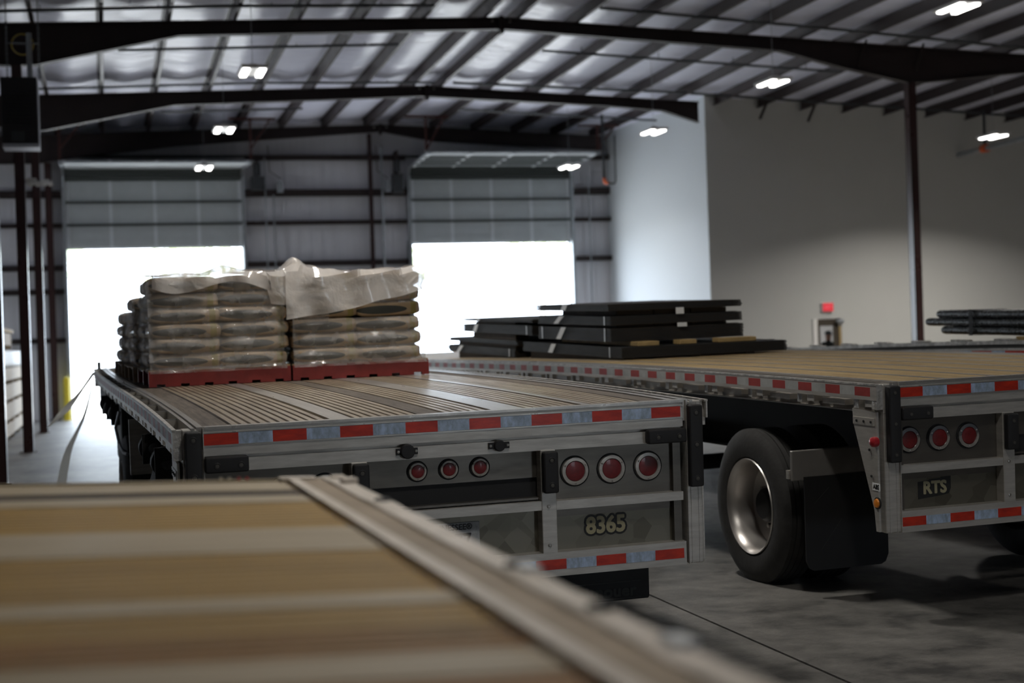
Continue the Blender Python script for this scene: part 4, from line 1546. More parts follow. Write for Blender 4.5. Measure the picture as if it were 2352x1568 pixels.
    # sockets
    for x, rr2 in ((0.917, 0.034), (1.359, 0.027)):
        o = MB().lathe([(0, rr2), (0.02, rr2), (0.026, rr2 * 0.85), (0.026, 0)], (x, 0.004, -0.083), (0, -1, 0), 'rubber', 20).build('socket', root, smooth=True)
        m2 = MB()
        m2.hexa([(x - 0.05, -0.006, -0.098), (x + 0.05, -0.006, -0.098), (x + 0.05, 0.004, -0.098), (x - 0.05, 0.004, -0.098),
                 (x - 0.05, -0.006, -0.068), (x + 0.05, -0.006, -0.068), (x + 0.05, 0.004, -0.068), (x - 0.05, 0.004, -0.068)], 'rubber')
        m2.build('socket_ear', o)
        for s_ in (-1, 1):
            MB().lathe([(0, 0.007), (0.004, 0.006), (0.005, 0)], (x + s_ * 0.042, -0.006, -0.083), (0, -1, 0), 'screw', 10).build('bolt', o)
    # mud flaps and hangers
    for x0, x1, xo, xi in ((-0.13, 0.42, -0.2, 0.62), (LW - 0.42, LW + 0.13, LW + 0.2, LW - 0.62)):
        a, b = sorted((xo, xi))
        br = MB().rbox(a, b, 0.80, 0.83, -0.52, -0.345, 'bracket_steel', 0.004, 1).build('flap_bracket', root)
        MB().box(a - 0.01, b, 0.83, 0.86, -0.51, -0.46, 'alu').build('bracket_bar', br)
        fl = MB()
        n = 8
        e_ = 0.2 if rear == 'A' else 1.0
        pts = [(x0, -0.50)] + [(x0, -1.05 + 0.06 * e_), (x0 + 0.02 * e_, -1.05 + 0.015 * e_), (x0 + 0.05 * e_, -1.05), (x1 - 0.05 * e_, -1.05), (x1 - 0.02 * e_, -1.05 + 0.015 * e_), (x1, -1.05 + 0.06 * e_), (x1, -0.50)]
        i0 = 0
        fl.v = [(p[0], 0.79, p[1]) for p in pts] + [(p[0], 0.80, p[1]) for p in pts]
        q = len(pts)
        k = fl.m('flap')
        fl.f = [tuple(range(q)), tuple(range(2 * q - 1, q - 1, -1))] + [(j, (j + 1) % q, q + (j + 1) % q, q + j) for j in range(q)]
        fl.mi = [k] * len(fl.f)
        fo = fl.build('mud_flap', root)
        if rear != 'A':
            m3 = MB()
            for a_ in ((0.06, -0.66, 0.16, -0.57), (0.10, -0.93, 0.24, -0.76)):
                m3.bar((x0 + a_[0], 0.789, a_[1]), (x0 + a_[2], 0.789, a_[3]), 0.002, 0.003, 'flap_print')
            m3.build('flap_stripe', fo)
            continue
        text('flap_lettering', 'Reitnouer', 0.085, 'flap_print', fo, ((x0 + x1) / 2, 0.788, -1.0), xs=1.15, thick=0.0035)
        m3 = MB()
        m3.box(x0 + 0.05, x1 - 0.05, 0.787, 0.789, -0.952, -0.947, 'flap_print')
        m3.box(x0 + 0.05, x1 - 0.05, 0.787, 0.789, -1.042, -1.037, 'flap_print')
        m3.build('flap_stripe', fo)
    # diagonal side gussets
    for sd_ in (-1, 1):
        x = -0.118 if sd_ < 0 else 2.40
        pts = [(0.03, -0.075), (0.27, -0.065), (0.26, -0.15), (0.075, -0.60), (0.06, -0.715), (0.03, -0.715)]
        mb = MB()
        q = len(pts)
        mb.v = [(x, p[0], p[1]) for p in pts] + [(x + 0.012, p[0], p[1]) for p in pts]
        k = mb.m('alu')
        mb.f = [tuple(range(q)), tuple(range(2 * q - 1, q - 1, -1))] + [(j, (j + 1) % q, q + (j + 1) % q, q + j) for j in range(q)]
        mb.mi = [k] * len(mb.f)
        g = mb.build('side_gusset', root)
        m3 = MB()
        m3.box(x - 0.004 if sd_ < 0 else x + 0.012, x if sd_ < 0 else x + 0.016, 0.05, 0.26, -0.15, -0.11, 'alu')
        m3.build('gusset_plate', g)
        for yy, zz in ((0.08, -0.13), (0.15, -0.13), (0.22, -0.13), (0.10, -0.28), (0.085, -0.42)):
            MB().lathe([(0, 0.008), (0.005, 0.007)], (x + (-0.004 if sd_ < 0 else 0.016), yy, zz), (sd_, 0, 0), 'black', 8).build('bolt', g)
        if sd_ > 0:
            continue
        MB().lathe([(0, 0.026), (0.012, 0.028), (0.03, 0.026), (0.036, 0.018), (0.038, 0)], (x if sd_ < 0 else x + 0.012, 0.035, -0.232), (sd_, -0.1, 0), 'red_knob', 18).build('side_marker', g, smooth=True)
        MB().lathe([(0, 0.032), (0.008, 0.032)], (x if sd_ < 0 else x + 0.012, 0.035, -0.56), (sd_, 0, 0), 'rubber', 18).build('lamp_seat', g, smooth=True)
        MB().lathe([(0.006, 0.026), (0.016, 0.022), (0.018, 0)], (x if sd_ < 0 else x + 0.012, 0.035, -0.56), (sd_, 0, 0), 'amber', 18).build('amber_lamp', g, smooth=True)
        if sd_ < 0:
            MB().box(x - 0.002, x, 0.012, 0.085, -0.495, -0.455, 'tag').build('abs_label', g)
            text('abs_lettering', 'ABS', 0.034, 'decal_black', g, (x - 0.003, 0.048, -0.475), rot=(PI / 2, 0, -PI / 2), thick=0.001)
    # black box and hose shapes under the tail
    MB().rbox(0.75, 1.5, 0.25, 0.8, -0.45, -0.12, 'black', 0.02).build('tail_box', root)
    return root


def cfA(y):
    y = min(y, 8.7)
    return -0.0054 * y * y + 0.0004 * y ** 3


def cfB(y):
    return -0.0029 * y * y + 0.0001 * y ** 3


SEG_A = [(0.0, 0.125, 'n'), (0.13, 0.565, 'g'), (0.575, 0.68, 'f'), (0.69, 0.99, 'g'), (0.995, 1.115, 'n'), (1.12, 1.335, 'g'), (1.345, 1.51, 'f'), (1.52, 1.79, 'g'),
         (1.80, 1.85, 'f'), (1.855, 2.11, 'g'), (2.12, 2.235, 'n'), (2.24, 2.29, 'f')]
SEG_B = [(0.0, 0.06, 'f')]
x = 0.06
for k in range(7):
    SEG_B.append((x, x + 0.13, 'w'))
    SEG_B.append((x + 0.13, x + 0.26, 'w'))
    SEG_B.append((x + 0.26, x + 0.312, 'f'))
    x += 0.312
SEG_B.append((x, 2.29, 'f'))

TA = (0.411, 6.841, 1.130)
MA = rotm(math.radians(2.459), 0.0102, 0.0390)
A = flatbed('flatbed_trailer', 'aluminium flatbed trailer numbered 8365 carrying the wrapped sack pallets', 'parked flatbed trailers', TA, MA, cfA, 8.9, SEG_A, 'A')
TB = (4.070, 7.290, 1.180)
MBx = rotm(math.radians(3.88), 0.0126, 0.0312)
B = flatbed('flatbed_trailer', 'aluminium flatbed trailer with RTS lettering carrying dark steel bundles', 'parked flatbed trailers', TB, MBx, cfB, 14.3, SEG_B, 'B')
TC = (7.64, 7.7, 1.229)


def cfC(y):
    return -0.0045 * y * y + 0.0001 * y ** 3


MC = rotm(math.radians(3.6), 0.004, 0.028)
Ct = flatbed('flatbed_trailer', 'flatbed trailer at the right edge carrying black pipes, only its side rail visible', 'parked flatbed trailers', TC, MC, cfC, 11.0, SEG_B, 'B', tape_side='long', rear_detail=False)

# raised edge rail with clamps along the near side of the right trailer
stc = [(11.0 * k / 40, cfC(11.0 * k / 40)) for k in range(41)]
mb = MB()
mb.sweep([(-0.125, DZ + 0.030), (-0.055, DZ + 0.030), (-0.055, DZ + 0.062), (-0.125, DZ + 0.062)], stc, 'alu_scuff')
mb.sweep([(-0.11, DZ - 0.004), (-0.07, DZ - 0.004), (-0.07, DZ + 0.030), (-0.11, DZ + 0.030)], stc, 'dark_gap')
er = mb.build('edge_rail', Ct)
for k in range(17):
    y = 0.4 + k * 0.62
    MB().rbox(-0.13, -0.05, y, y + 0.22, DZ + 0.058 + cfC(y), DZ + 0.074 + cfC(y), 'alu_scuff', 0.004, 1).build('edge_clamp', er)

# decals and number plate
num = text('number_outline', '8365', 0.112, 'decal_black', A, (1.907, 0.0645, -0.510), thick=0.0145, xs=0.92, ring=14)
text('number', '8365', 0.112, 'decal_gold', A, (1.907, 0.0635, -0.510), thick=0.0040, xs=0.92, ring=10)
mb = MB()
pts = [(0.150, -0.470), (0.215, -0.466), (0.222, -0.460), (0.290, -0.458), (0.296, -0.452), (0.358, -0.450), (0.358, -0.515), (0.345, -0.545), (0.30, -0.552), (0.150, -0.564)]
q = len(pts)
mb.v = [(p[0], 0.0645, p[1]) for p in pts] + [(p[0], 0.0655, p[1]) for p in pts]
k = mb.m('decal_black')
mb.f = [tuple(range(q)), tuple(range(2 * q - 1, q - 1, -1))] + [(j, (j + 1) % q, q + (j + 1) % q, q + j) for j in range(q)]
mb.mi = [k] * len(mb.f)
mb.build('decal_backing', B)
text('company_lettering', 'RTS', 0.092, 'decal_gold', B, (0.255, 0.0635, -0.508), thick=0.004, xs=0.98, ring=10)
pl = MB().rbox(0.965, 1.268, 0.055, 0.060, -0.605, -0.440, 'plate', 0.002, 1).build('licence_plate', A)
text('plate_state', 'TENNESSEE\u00ae', 0.038, 'decal_black', pl, (1.12, 0.054, -0.462), thick=0.0012, xs=1.0)
text('plate_number', '877', 0.10, 'decal_black', pl, (1.165, 0.054, -0.532), thick=0.0028, xs=0.8)

# winches under A's left rail, stake pole and front strap bits
for y, s_ in ((0.85, 1.0), (1.72, 1.0), (5.2, 1), (6.0, 1), (6.8, 1)):
    r0_ = empty('winch', (-0.1, y, -0.09 + cfA(y)), parent=A)
    MB().lathe([(-0.05, 0.055), (-0.04, 0.075), (0.04, 0.075), (0.05, 0.055)], (0, 0, -0.06), (0, 1, 0), 'black', 18).build('winch_drum', r0_, smooth=True)
    MB().lathe([(0.05, 0.03), (0.085, 0.03), (0.09, 0)], (0, -0.14, -0.06), (0, 1, 0), 'galv', 12).build('winch_hub', r0_, smooth=True)
    MB().box(-0.06, 0.07, -0.09, -0.075, -0.14, 0.02, 'black').build('winch_plate', r0_)
MB().rbox(-0.11, 0.45, 7.0, 8.3, -0.32 - 0.05, -0.12 - 0.05, 'black', 0.02).build('tool_box', A)
MB().rbox(-0.10, 0.4, 4.9, 5.6, -0.62, -0.13, 'black', 0.03).build('tool_box', A)
MB().tube([(-0.12, 4.62, -0.18), (-0.15, 4.68, -0.30), (-0.13, 4.62, -0.42), (-0.12, 4.3, -0.45), (-0.1, 4.2, -0.45)], 0.012, 'galv', 8).build('hose', A, smooth=True)
mb = MB()
mb.box(-0.13, 0.5, 3.35, 3.38, -0.50, -0.14, 'alu')
mb.build('fender_plate', A)
MB().box(-0.12, 0.42, 3.38, 3.39, -1.0, -0.48, 'flap').build('mud_flap', A)


def tri_plate(parent, pts, x, t, mt, name):
    mb = MB()
    q = len(pts)
    mb.v = [(x, p[0], p[1]) for p in pts] + [(x + t, p[0], p[1]) for p in pts]
    k = mb.m(mt)
    mb.f = [tuple(range(q)), tuple(range(2 * q - 1, q - 1, -1))] + [(j, (j + 1) % q, q + (j + 1) % q, q + j) for j in range(q)]
    mb.mi = [k] * len(mb.f)
    return mb.build(name, parent)


def world_of(root, l):
    return root.matrix_world @ Vector(l)


# stake pole at A's front corner (stands in a rail pocket)
p = world_of(A, (-0.105, 8.35, DZ + cfA(8.35) - 0.05))
mb = MB()
mb.box(-0.018, 0.018, -0.02, 0.02, 0, 0.14, 'galv')
mb.box(-0.03, 0.03, -0.03, 0.03, 0.03, 0.05, 'galv')
o = mb.build('rail_stake')
o.location = p
tag(o, 'short upright stake at the far left corner of the trailer with the pallets', 'stake')


def strap(pts, w, label, seed):
    random.seed(seed)
    mb = MB()
    P = [Vector(q) for q in pts]
    # smooth subdivision
    for _ in range(2):
        Q = [P[0]]
        for a, b in zip(P, P[1:]):
            Q += [a.lerp(b, 0.25), a.lerp(b, 0.75)]
        Q.append(P[-1])
        P = Q
    n = len(P)
    for j, q in enumerate(P):
        t = j / (n - 1)
        ang = 0.35 + 0.9 * math.sin(t * 5 + seed)
        ww = (0.38 + 0.62 * min(1, max(0.0, (t - 0.35) * 4))) * w
        d = Vector((math.cos(ang), math.sin(ang), 0.15)).normalized() * ww / 2
        mb.v += [tuple(q - d), tuple(q + Vector((0, -0.008, 0))), tuple(q + d)]
    k = mb.m('strap')
    for j in range(n - 1):
        for s_ in range(2):
            a, b = j * 3 + s_, j * 3 + s_ + 1
            mb.f.append((a, b, b + 3, a + 3))
            mb.mi.append(k)
    o = mb.build('tie_down_strap', smooth=True, recalc=False)
    return tag(o, label, 'strap', 'loose tie-down straps')


strap([(-0.10, 15.0, 1.385), (-0.16, 15.0, 1.30), (-0.25, 15.0, 1.18), (-0.37, 14.98, 1.04), (-0.45, 14.95, 0.96), (-0.53, 14.93, 0.885)], 0.10,
      'cream strap stretched down to the left from the trailer corner', 3)
strap([(-0.107, 15.0, 1.33), (-0.17, 15.0, 1.07), (-0.219, 14.98, 0.932), (-0.30, 14.95, 0.78), (-0.36, 14.92, 0.66), (-0.40, 14.9, 0.5), (-0.437, 14.85, 0.30), (-0.47, 14.8, 0.06), (-0.55, 14.7, 0.004)], 0.10,
      'cream strap hanging nearly straight down to the floor from the trailer corner', 8)
strap([(0.10, 15.3, 1.42), (0.0, 15.2, 1.425), (-0.10, 15.0, 1.39)], 0.08, 'short cream strap end lying over the trailer corner', 5)


# ------------------------------------------------------------------ sack pallets on trailer A
def superbag(seed):
    random.seed(seed)
    mb = MB()
    nu, nv = 28, 12
    a, b, c = 0.252, 0.20, 0.060
    off = Vector((seed * 3.7, 1.3, 0))
    for j in range(nv + 1):
        ph = -PI / 2 + PI * j / nv
        for i in range(nu):
            th = 2 * PI * i / nu
            e1, e2 = 0.42, 0.24
            cp, sp = math.cos(ph), math.sin(ph)
            ct, st_ = math.cos(th), math.sin(th)
            f = lambda v, e: math.copysign(abs(v) ** e, v)
            x_ = a * f(cp, e1) * f(ct, e2)
            y_ = b * f(cp, e1) * f(st_, e2)
            z_ = c * f(sp, e1)
            nn = noise.noise(Vector((x_ * 9, y_ * 9, z_ * 20)) + off)
            s_ = 1 + 0.035 * nn
            z_ *= 1 - 0.08 * (abs(x_) / a) ** 6
            mb.v.append((x_ * s_, y_ * s_, z_ * s_))
    k = mb.m('kraft')
    for j in range(nv):
        for i in range(nu):
            p0 = j * nu + i
            p1 = j * nu + (i + 1) % nu
            mb.f.append((p0, p1, p1 + nu, p0 + nu))
            mb.mi.append(k)
    return mb


bag_meshes = []
for s_ in range(5):
    o = superbag(s_ + 1).build('cement_sack', smooth=True)
    bag_meshes.append(o.data)
    bpy.data.objects.remove(o)


def pallet_mesh(red=True, w=1.0, d=1.1, h=0.118):
    mt = 'pallet_red' if red else 'pallet_wood'
    parts = []
    n = 6
    for y0 in (0.0, d / 2 - 0.02, d - 0.035):
        mb = MB()
        mb.box(0, w, y0, y0 + 0.035, 0.018, h - 0.012, mt)
        for k in range(n + 1):           # feet between notches
            c_ = w * k / n
            a, b = max(0, c_ - w / n * 0.32), min(w, c_ + w / n * 0.32)
            mb.box(a, b, y0, y0 + 0.035, 0, 0.018, mt)
        parts.append(('pallet_stringer', mb))
    for k in range(6):
        mb = MB()
        mb.box(0.0, w, 0.02 + k * (d - 0.14) / 5, 0.12 + k * (d - 0.14) / 5, h - 0.012, h, 'pallet_wood')
        parts.append(('deck_board', mb))
    return parts


MAi = MA
cols = [('left', 0.055, 0.99), ('right', 1.06, 1.0)]
LAYS = [6, 5, 4]
AM = A.matrix_world.copy()


def put_local(o, loc, rz=0.0, tilt=(0, 0)):
    m = AM @ Matrix.Translation(Vector(loc)) @ Matrix.Rotation(rz, 4, 'Z') @ Matrix.Rotation(tilt[0], 4, 'X') @ Matrix.Rotation(tilt[1], 4, 'Y')
    o.matrix_world = m


rows = [(4.02, 'front'), (5.24, 'middle'), (6.45, 'far')]
XO = [0.0, -0.03, -0.05]
LAYN = ['lowest', 'second', 'third', 'fourth', 'fifth', 'top']
random.seed(11)
for side, px0, pw in cols:
    px_base = px0
    for ri, (py, rn) in enumerate(rows):
        px0 = px_base + (XO[ri] if side == 'left' else 0.0)
        if side == 'right' and ri == 2:
            continue
        lay = LAYS[ri]
        slope = (cfA(py + 1.0) - cfA(py)) / 1.0
        pr = empty('pallet')
        put_local(pr, (px0, py, DZ + cfA(py) + 0.003), 0, (slope, 0))
        red = ri == 0
        tag(pr, '%s pallet under the %s %s sack stack' % ('red' if red else 'wooden', rn, side), 'pallet', 'pallets on the trailer')
        for nm, mb_ in pallet_mesh(red, pw, 1.15):
            mb_.build(nm, pr)
        for L_ in range(lay):
            for cx_ in range(2):
                for cy_ in range(3):
                    vis = ri == 0 or (side == 'left' and cx_ == 0) or L_ == lay - 1
                    if not vis:
                        continue
                    o = bpy.data.objects.new('cement_sack', bag_meshes[random.randrange(5)])
                    COL.objects.link(o)
                    lx = px0 + 0.245 + cx_ * 0.475 + random.uniform(-.012, .012) + (0.02 if side == 'left' else 0.0)
                    ly = py + 0.19 + cy_ * 0.365 + random.uniform(-.01, .01)
                    lz = DZ + cfA(py) + slope * (ly - py) + 0.124 + 0.054 + L_ * 0.107
                    put_local(o, (lx, ly, lz), random.uniform(-.03, .03), (random.uniform(-.03, .03), random.uniform(-.02, .02)))
                    o.scale = (0.965, 0.93, 0.95 + random.uniform(-.03, .03))
                    pos = ('left' if cx_ == 0 else 'right')
                    dep = ['near', 'middle', 'far'][cy_]
                    tag(o, 'brown printed sack in the %s layer of the %s %s stack, %s row, %s half' % (LAYN[L_], rn, side, dep, pos), 'sack', 'brown sacks stacked on the pallets')
        # stretch film around the stack
        mb = MB()
        X0, X1, Ya, Yb = px0 - 0.002, px0 + 0.985 + (0.02 if side == 'right' else 0.0), py - 0.03, py + 1.15
        per = []
        n = 22
        for k in range(n):
            per.append((X0 + (X1 - X0) * k / n, Ya, 0, -1))
        for k in range(n):
            per.append((X1, Ya + (Yb - Ya) * k / n, 1, 0))
        for k in range(n):
            per.append((X1 - (X1 - X0) * k / n, Yb, 0, 1))
        for k in range(n):
            per.append((X0, Yb - (Yb - Ya) * k / n, -1, 0))
        # rounded corners
        nl = 34
        H0, H1 = 0.095, 0.118 + 0.107 * lay + 0.012
        cx0, cy0 = (X0 + X1) / 2, (Ya + Yb) / 2
        for j in range(nl + 1):
            t = j / nl
            z_ = H0 + (H1 - H0) * t
            bul = (0.5 - 0.5 * math.cos(2 * PI * (z_ - 0.118) / 0.107)) if z_ > 0.118 else 0.7
            for (x_, y_, nx_, ny_) in per:
                nn = noise.noise(Vector((x_ * 5, y_ * 5, z_ * 7 + ri * 9 + (5 if side == 'right' else 0))))
                cr_ = abs(noise.noise(Vector((x_ * 14 + z_ * 9, y_ * 14, z_ * 30)))) * 0.016
                o_ = -0.030 + 0.022 * bul + 0.016 * nn + cr_
                qx, qy = x_, y_
                # soften corners
                ex = min(abs(x_ - X0), abs(x_ - X1))
                ey = min(abs(y_ - Ya), abs(y_ - Yb))
                cr = max(ex, ey)
                if cr < 0.06:
                    qx += (cx0 - x_) * 0.025
                    qy += (cy0 - y_) * 0.025
                if t > 0.96:
                    qx += (cx0 - qx) * 0.06
                    qy += (cy0 - qy) * 0.06
                mb.v.append((qx + nx_ * o_, qy + ny_ * o_, DZ + cfA(py) + slope * (qy - py) + z_ + 0.012 * nn * (t > 0.9)))
        k = mb.m('film')
        NP = len(per)
        for j in range(nl):
            for i in range(NP):
                if side == 'right' and ri == 0 and i < n and 17 <= j <= 21 and i > n * 0.25:
                    continue                                   # torn film, bare sacks show
                a_, b_ = j * NP + i, j * NP + (i + 1) % NP
                mb.f.append((a_, b_, b_ + NP, a_ + NP))
                mb.mi.append(k)
        o = mb.build('stretch_film', smooth=True, recalc=False)
        put_local(o, (0, 0, 0))
        tag(o, 'clear stretch film wrapped around the %s %s sack stack' % (rn, side), 'plastic film', 'stretch film around the sack stacks')


# loose cover sheets over the front stacks
def cover(x0, x1, y0, y1, fn, name, label, front):
    nx, ny = 44, 26
    mb = MB()
    ztop = DZ + cfA(4.2) + 0.124 + 0.107 * 6 + 0.02
    for j in range(ny + 1):
        for i in range(nx + 1):
            u, v_ = i / nx, j / ny
            x_ = x0 + (x1 - x0) * u
            L1 = front(u)                       # how far it hangs down in front
            tot = (y1 - y0) + L1
            s_ = v_ * tot
            if s_ < L1:
                y_, z_ = y0 - 0.03 - 0.012 * math.sin(u * 23 + s_ * 9), ztop - (L1 - s_)
            else:
                y_, z_ = y0 + (s_ - L1), ztop
            nn = noise.noise(Vector((x_ * 4.5, y_ * 3.5, z_ * 5))) * 0.022
            z_ += nn + fn(x_, y_, z_ >= ztop)
            y_ += nn * 0.8
            # drape at the outer sides
            mb.v.append((x_, y_, z_))
    k = mb.m('film_top')
    for j in range(ny):
        for i in range(nx):
            a_ = j * (nx + 1) + i
            mb.f.append((a_, a_ + 1, a_ + nx + 2, a_ + nx + 1))
            mb.mi.append(k)
    o = mb.build(name, smooth=True, recalc=False)
    put_local(o, (0, 0, 0))
    return tag(o, label, 'plastic sheet', 'loose plastic cover sheets')


def peaks(x_, y_, on):
    if not on:
        return 0.0
    g = lambda a, b, s_, h: h * math.exp(-((x_ - a) / s_) ** 2 - ((y_ - b) / 0.25) ** 2)
    return g(1.12, 4.2, 0.085, 0.10) + g(1.25, 4.2, 0.04, 0.035) + g(0.60, 4.25, 0.10, 0.055) + g(1.36, 4.2, 0.06, 0.02) + g(1.97, 4.15, 0.05, 0.03) + g(0.80, 4.3, 0.16, 0.03)


cover(0.10, 1.16, 4.02, 5.1, peaks, 'cover_sheet', 'cloudy plastic sheet over the left front sack stack', lambda u: 0.10 + 0.04 * math.sin(u * 9) + (0.10 if 0.75 < u < 0.97 else 0.0))
cover(1.02, 2.06, 4.00, 5.1, peaks, 'cover_sheet', 'cloudy plastic sheet draped diagonally over the right front sack stack',
      lambda u: (0.34 - 0.10 * u) if u < 0.3 else max(0.10, 0.31 - 0.22 * (u - 0.3)))

# ragged film fluttering at the right end
mb = MB()
for s0, (a, b, c_) in enumerate((((1.98, 4.0, 0.78), (2.10, 4.0, 0.76), (2.16, 4.02, 0.66)), ((1.99, 4.0, 0.74), (2.07, 4.0, 0.60), (2.04, 4.02, 0.40)), ((2.0, 4.1, 0.60), (2.06, 4.05, 0.42), (2.02, 4.05, 0.14)))):
    a, b, c_ = Vector(a), Vector(b), Vector(c_)
    n = 14
    for k in range(n + 1):
        t = k / n
        p_ = a.lerp(b, t).lerp(b.lerp(c_, t), t)
        w = 0.035 + 0.03 * math.sin(t * 9 + s0)
        mb.v += [(p_.x - w, p_.y, p_.z + 0.01 * math.sin(k)), (p_.x + w, p_.y + 0.02 * math.sin(k * 1.7), p_.z - 0.01)]
    i0 = s0 * 2 * (n + 1)
    k_ = mb.m('film')
    for k in range(n):
        mb.f.append((i0 + 2 * k, i0 + 2 * k + 1, i0 + 2 * k + 3, i0 + 2 * k + 2))
        mb.mi.append(k_)
o = mb.build('torn_film', smooth=True, recalc=False)
put_local(o, (0, 0, 0))
tag(o, 'torn end of clear film hanging off the right side of the right stack', 'plastic film')

# ------------------------------------------------------------------ steel bundles on trailer B
BM = B.matrix_world.copy()


def put_b(o, loc=(0, 0, 0)):
    o.matrix_world = BM @ Matrix.Translation(Vector(loc))


def bundle(x0, x1, y0, y1, z0, z1, n, label, mt='steel_dark', straps=(), tags=(), jag=0.012, bands=()):
    r = empty('steel_bundle')
    put_b(r)
    tag(r, label, 'steel bundle', 'dark steel sheet bundles')
    random.seed(int(z0 * 1000) + n)
    th = (z1 - z0) / n
    mb = MB()
    for k in range(n):
        j1, j2 = random.uniform(-jag, jag), random.uniform(-jag, jag) * 0.4
        mb.box(x0 + j2, x1 + j1, y0 + abs(j2), y1 + j1, z0 + k * th + 0.001, z0 + (k + 1) * th - 0.001, mt if k % 3 else 'steel_brown')
    mb.build('steel_sheets', r)
    for y in bands:
        m2 = MB()
        m2.box(x0 - 0.012, x0 - 0.008, y, y + 0.02, z0, z1, 'screw')
        m2.box(x0 - 0.012, x1 + 0.01, y, y + 0.02, z1, z1 + 0.003, 'steel_dark')
        m2.build('steel_band', r)
    for (y, dz, slant) in straps:
        slant = -slant
        m2 = MB()
        zc = (z0 + z1) / 2
        m2.hexa([(x0 - 0.016, y - slant - 0.06, z0 + 0.005), (x0 - 0.016, y - slant + 0.06, z0 + 0.005), (x0 - 0.014, y - slant + 0.06, z0 + 0.005), (x0 - 0.014, y - slant - 0.06, z0 + 0.005),
                 (x0 - 0.016, y + slant - 0.06, z1), (x0 - 0.016, y + slant + 0.06, z1), (x0 - 0.014, y + slant + 0.06, z1), (x0 - 0.014, y + slant - 0.06, z1)], 'tag')
        m2.build('paper_tag', r)
    for (x, z, w, h) in tags:
        MB().box(x, x + w, y0 - 0.02, y0 - 0.017, z, z + h, 'tag').build('paper_tag', r)
    return r


M['lumber_shaded'] = mat('shade-darkened lumber', (0.07, 0.05, 0.03), 0.8, 0, 0.3, 6)  # timber darkened to stand in for shade under and between the bundles


def dunnage(x0, x1, y0, y1, z0, z1, label):
    mb = MB()
    mb.rbox(x0, x1, y0, y1, z0, z1, 'lumber_shaded' if 'dark' in label else 'lumber', 0.004, 1)
    o = mb.build('dunnage_block')
    put_b(o)
    return tag(o, label, 'timber block', 'timber blocks under the steel')


def bz(y):
    return DZ - 0.009 + cfB(y) + 0.005


zz = bz(5.9)
bundle(0.42, 1.97, 4.72, 7.20, zz + 0.045, zz + 0.135, 9, 'long lowest dark steel bundle nearest the rear on the RTS trailer', straps=((6.35, 0, 0.05),), bands=(4.95,), jag=0.006)
for i, x in enumerate((0.46, 1.08, 1.60)):
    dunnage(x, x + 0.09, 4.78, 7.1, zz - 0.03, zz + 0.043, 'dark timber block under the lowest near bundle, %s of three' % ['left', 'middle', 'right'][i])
for i, (x, w) in enumerate(((0.60, 0.20), (0.99, 0.16), (1.36, 0.36))):
    dunnage(x, x + w, 4.80, 4.93 if i else 6.6, zz + 0.137, zz + 0.175, 'timber block above the lowest near bundle, %s of three' % ['left', 'middle', 'right'][i])
bundle(0.42, 1.67, 4.94, 6.74, zz + 0.177, zz + 0.292, 10, 'thick dark steel bundle in the middle of the near stack', straps=((6.1, 0, 0.07),), tags=((1.03, zz + 0.285, 0.09, 0.035),), bands=(5.05, 6.6), jag=0.005)
bundle(0.42, 1.66, 4.94, 6.74, zz + 0.318, zz + 0.395, 6, 'third dark steel bundle from the deck in the near stack', straps=((6.15, 0, 0.08),), tags=((1.02, zz + 0.395, 0.075, 0.055),), bands=(5.05,), jag=0.005)
bundle(0.40, 1.66, 4.94, 6.76, zz + 0.440, zz + 0.498, 4, 'topmost dark steel bundle of the near stack', 'steel_dark', straps=((5.95, 0, 0.03),), jag=0.008)
for i, z_ in enumerate((zz + 0.292, zz + 0.395)):
    for k, x in enumerate((0.5, 0.85, 1.2)):
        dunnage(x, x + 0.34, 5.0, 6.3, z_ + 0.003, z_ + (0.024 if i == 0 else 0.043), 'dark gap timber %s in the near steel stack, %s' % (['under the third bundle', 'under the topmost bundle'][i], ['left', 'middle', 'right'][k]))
z3 = bz(8.6)
bundle(0.42, 1.97, 7.46, 9.82, z3 + 0.045, z3 + 0.125, 8, 'lowest dark steel bundle of the far stack on the RTS trailer', 'steel_brown', straps=((9.3, 0, 0.08),), bands=(7.6,), jag=0.02)
bundle(0.42, 1.97, 7.36, 9.75, z3 + 0.165, z3 + 0.21, 4, 'second thin dark steel bundle of the far stack', 'steel_brown', jag=0.05)
bundle(0.42, 1.67, 6.93, 9.22, z3 + 0.275, z3 + 0.365, 9, 'third dark steel bundle of the far stack, ends stepped', 'steel_brown', straps=((8.7, 0, 0.05),), bands=(7.05,), jag=0.01)
bundle(0.42, 1.67, 6.93, 9.24, z3 + 0.395, z3 + 0.425, 3, 'topmost thin steel bundle of the far stack', 'steel_brown', straps=((8.6, 0, 0.03),), jag=0.03)
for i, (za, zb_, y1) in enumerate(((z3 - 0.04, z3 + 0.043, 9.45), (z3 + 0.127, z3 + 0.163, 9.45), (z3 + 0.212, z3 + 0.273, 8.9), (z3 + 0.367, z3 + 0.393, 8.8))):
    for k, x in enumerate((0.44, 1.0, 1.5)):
        dunnage(x, x + 0.14, 7.48, y1, za, zb_, '%s shade-darkened timber under the %s bundle of the far stack' % (['left', 'middle', 'right'][k], ['lowest', 'second', 'third', 'topmost'][i]))

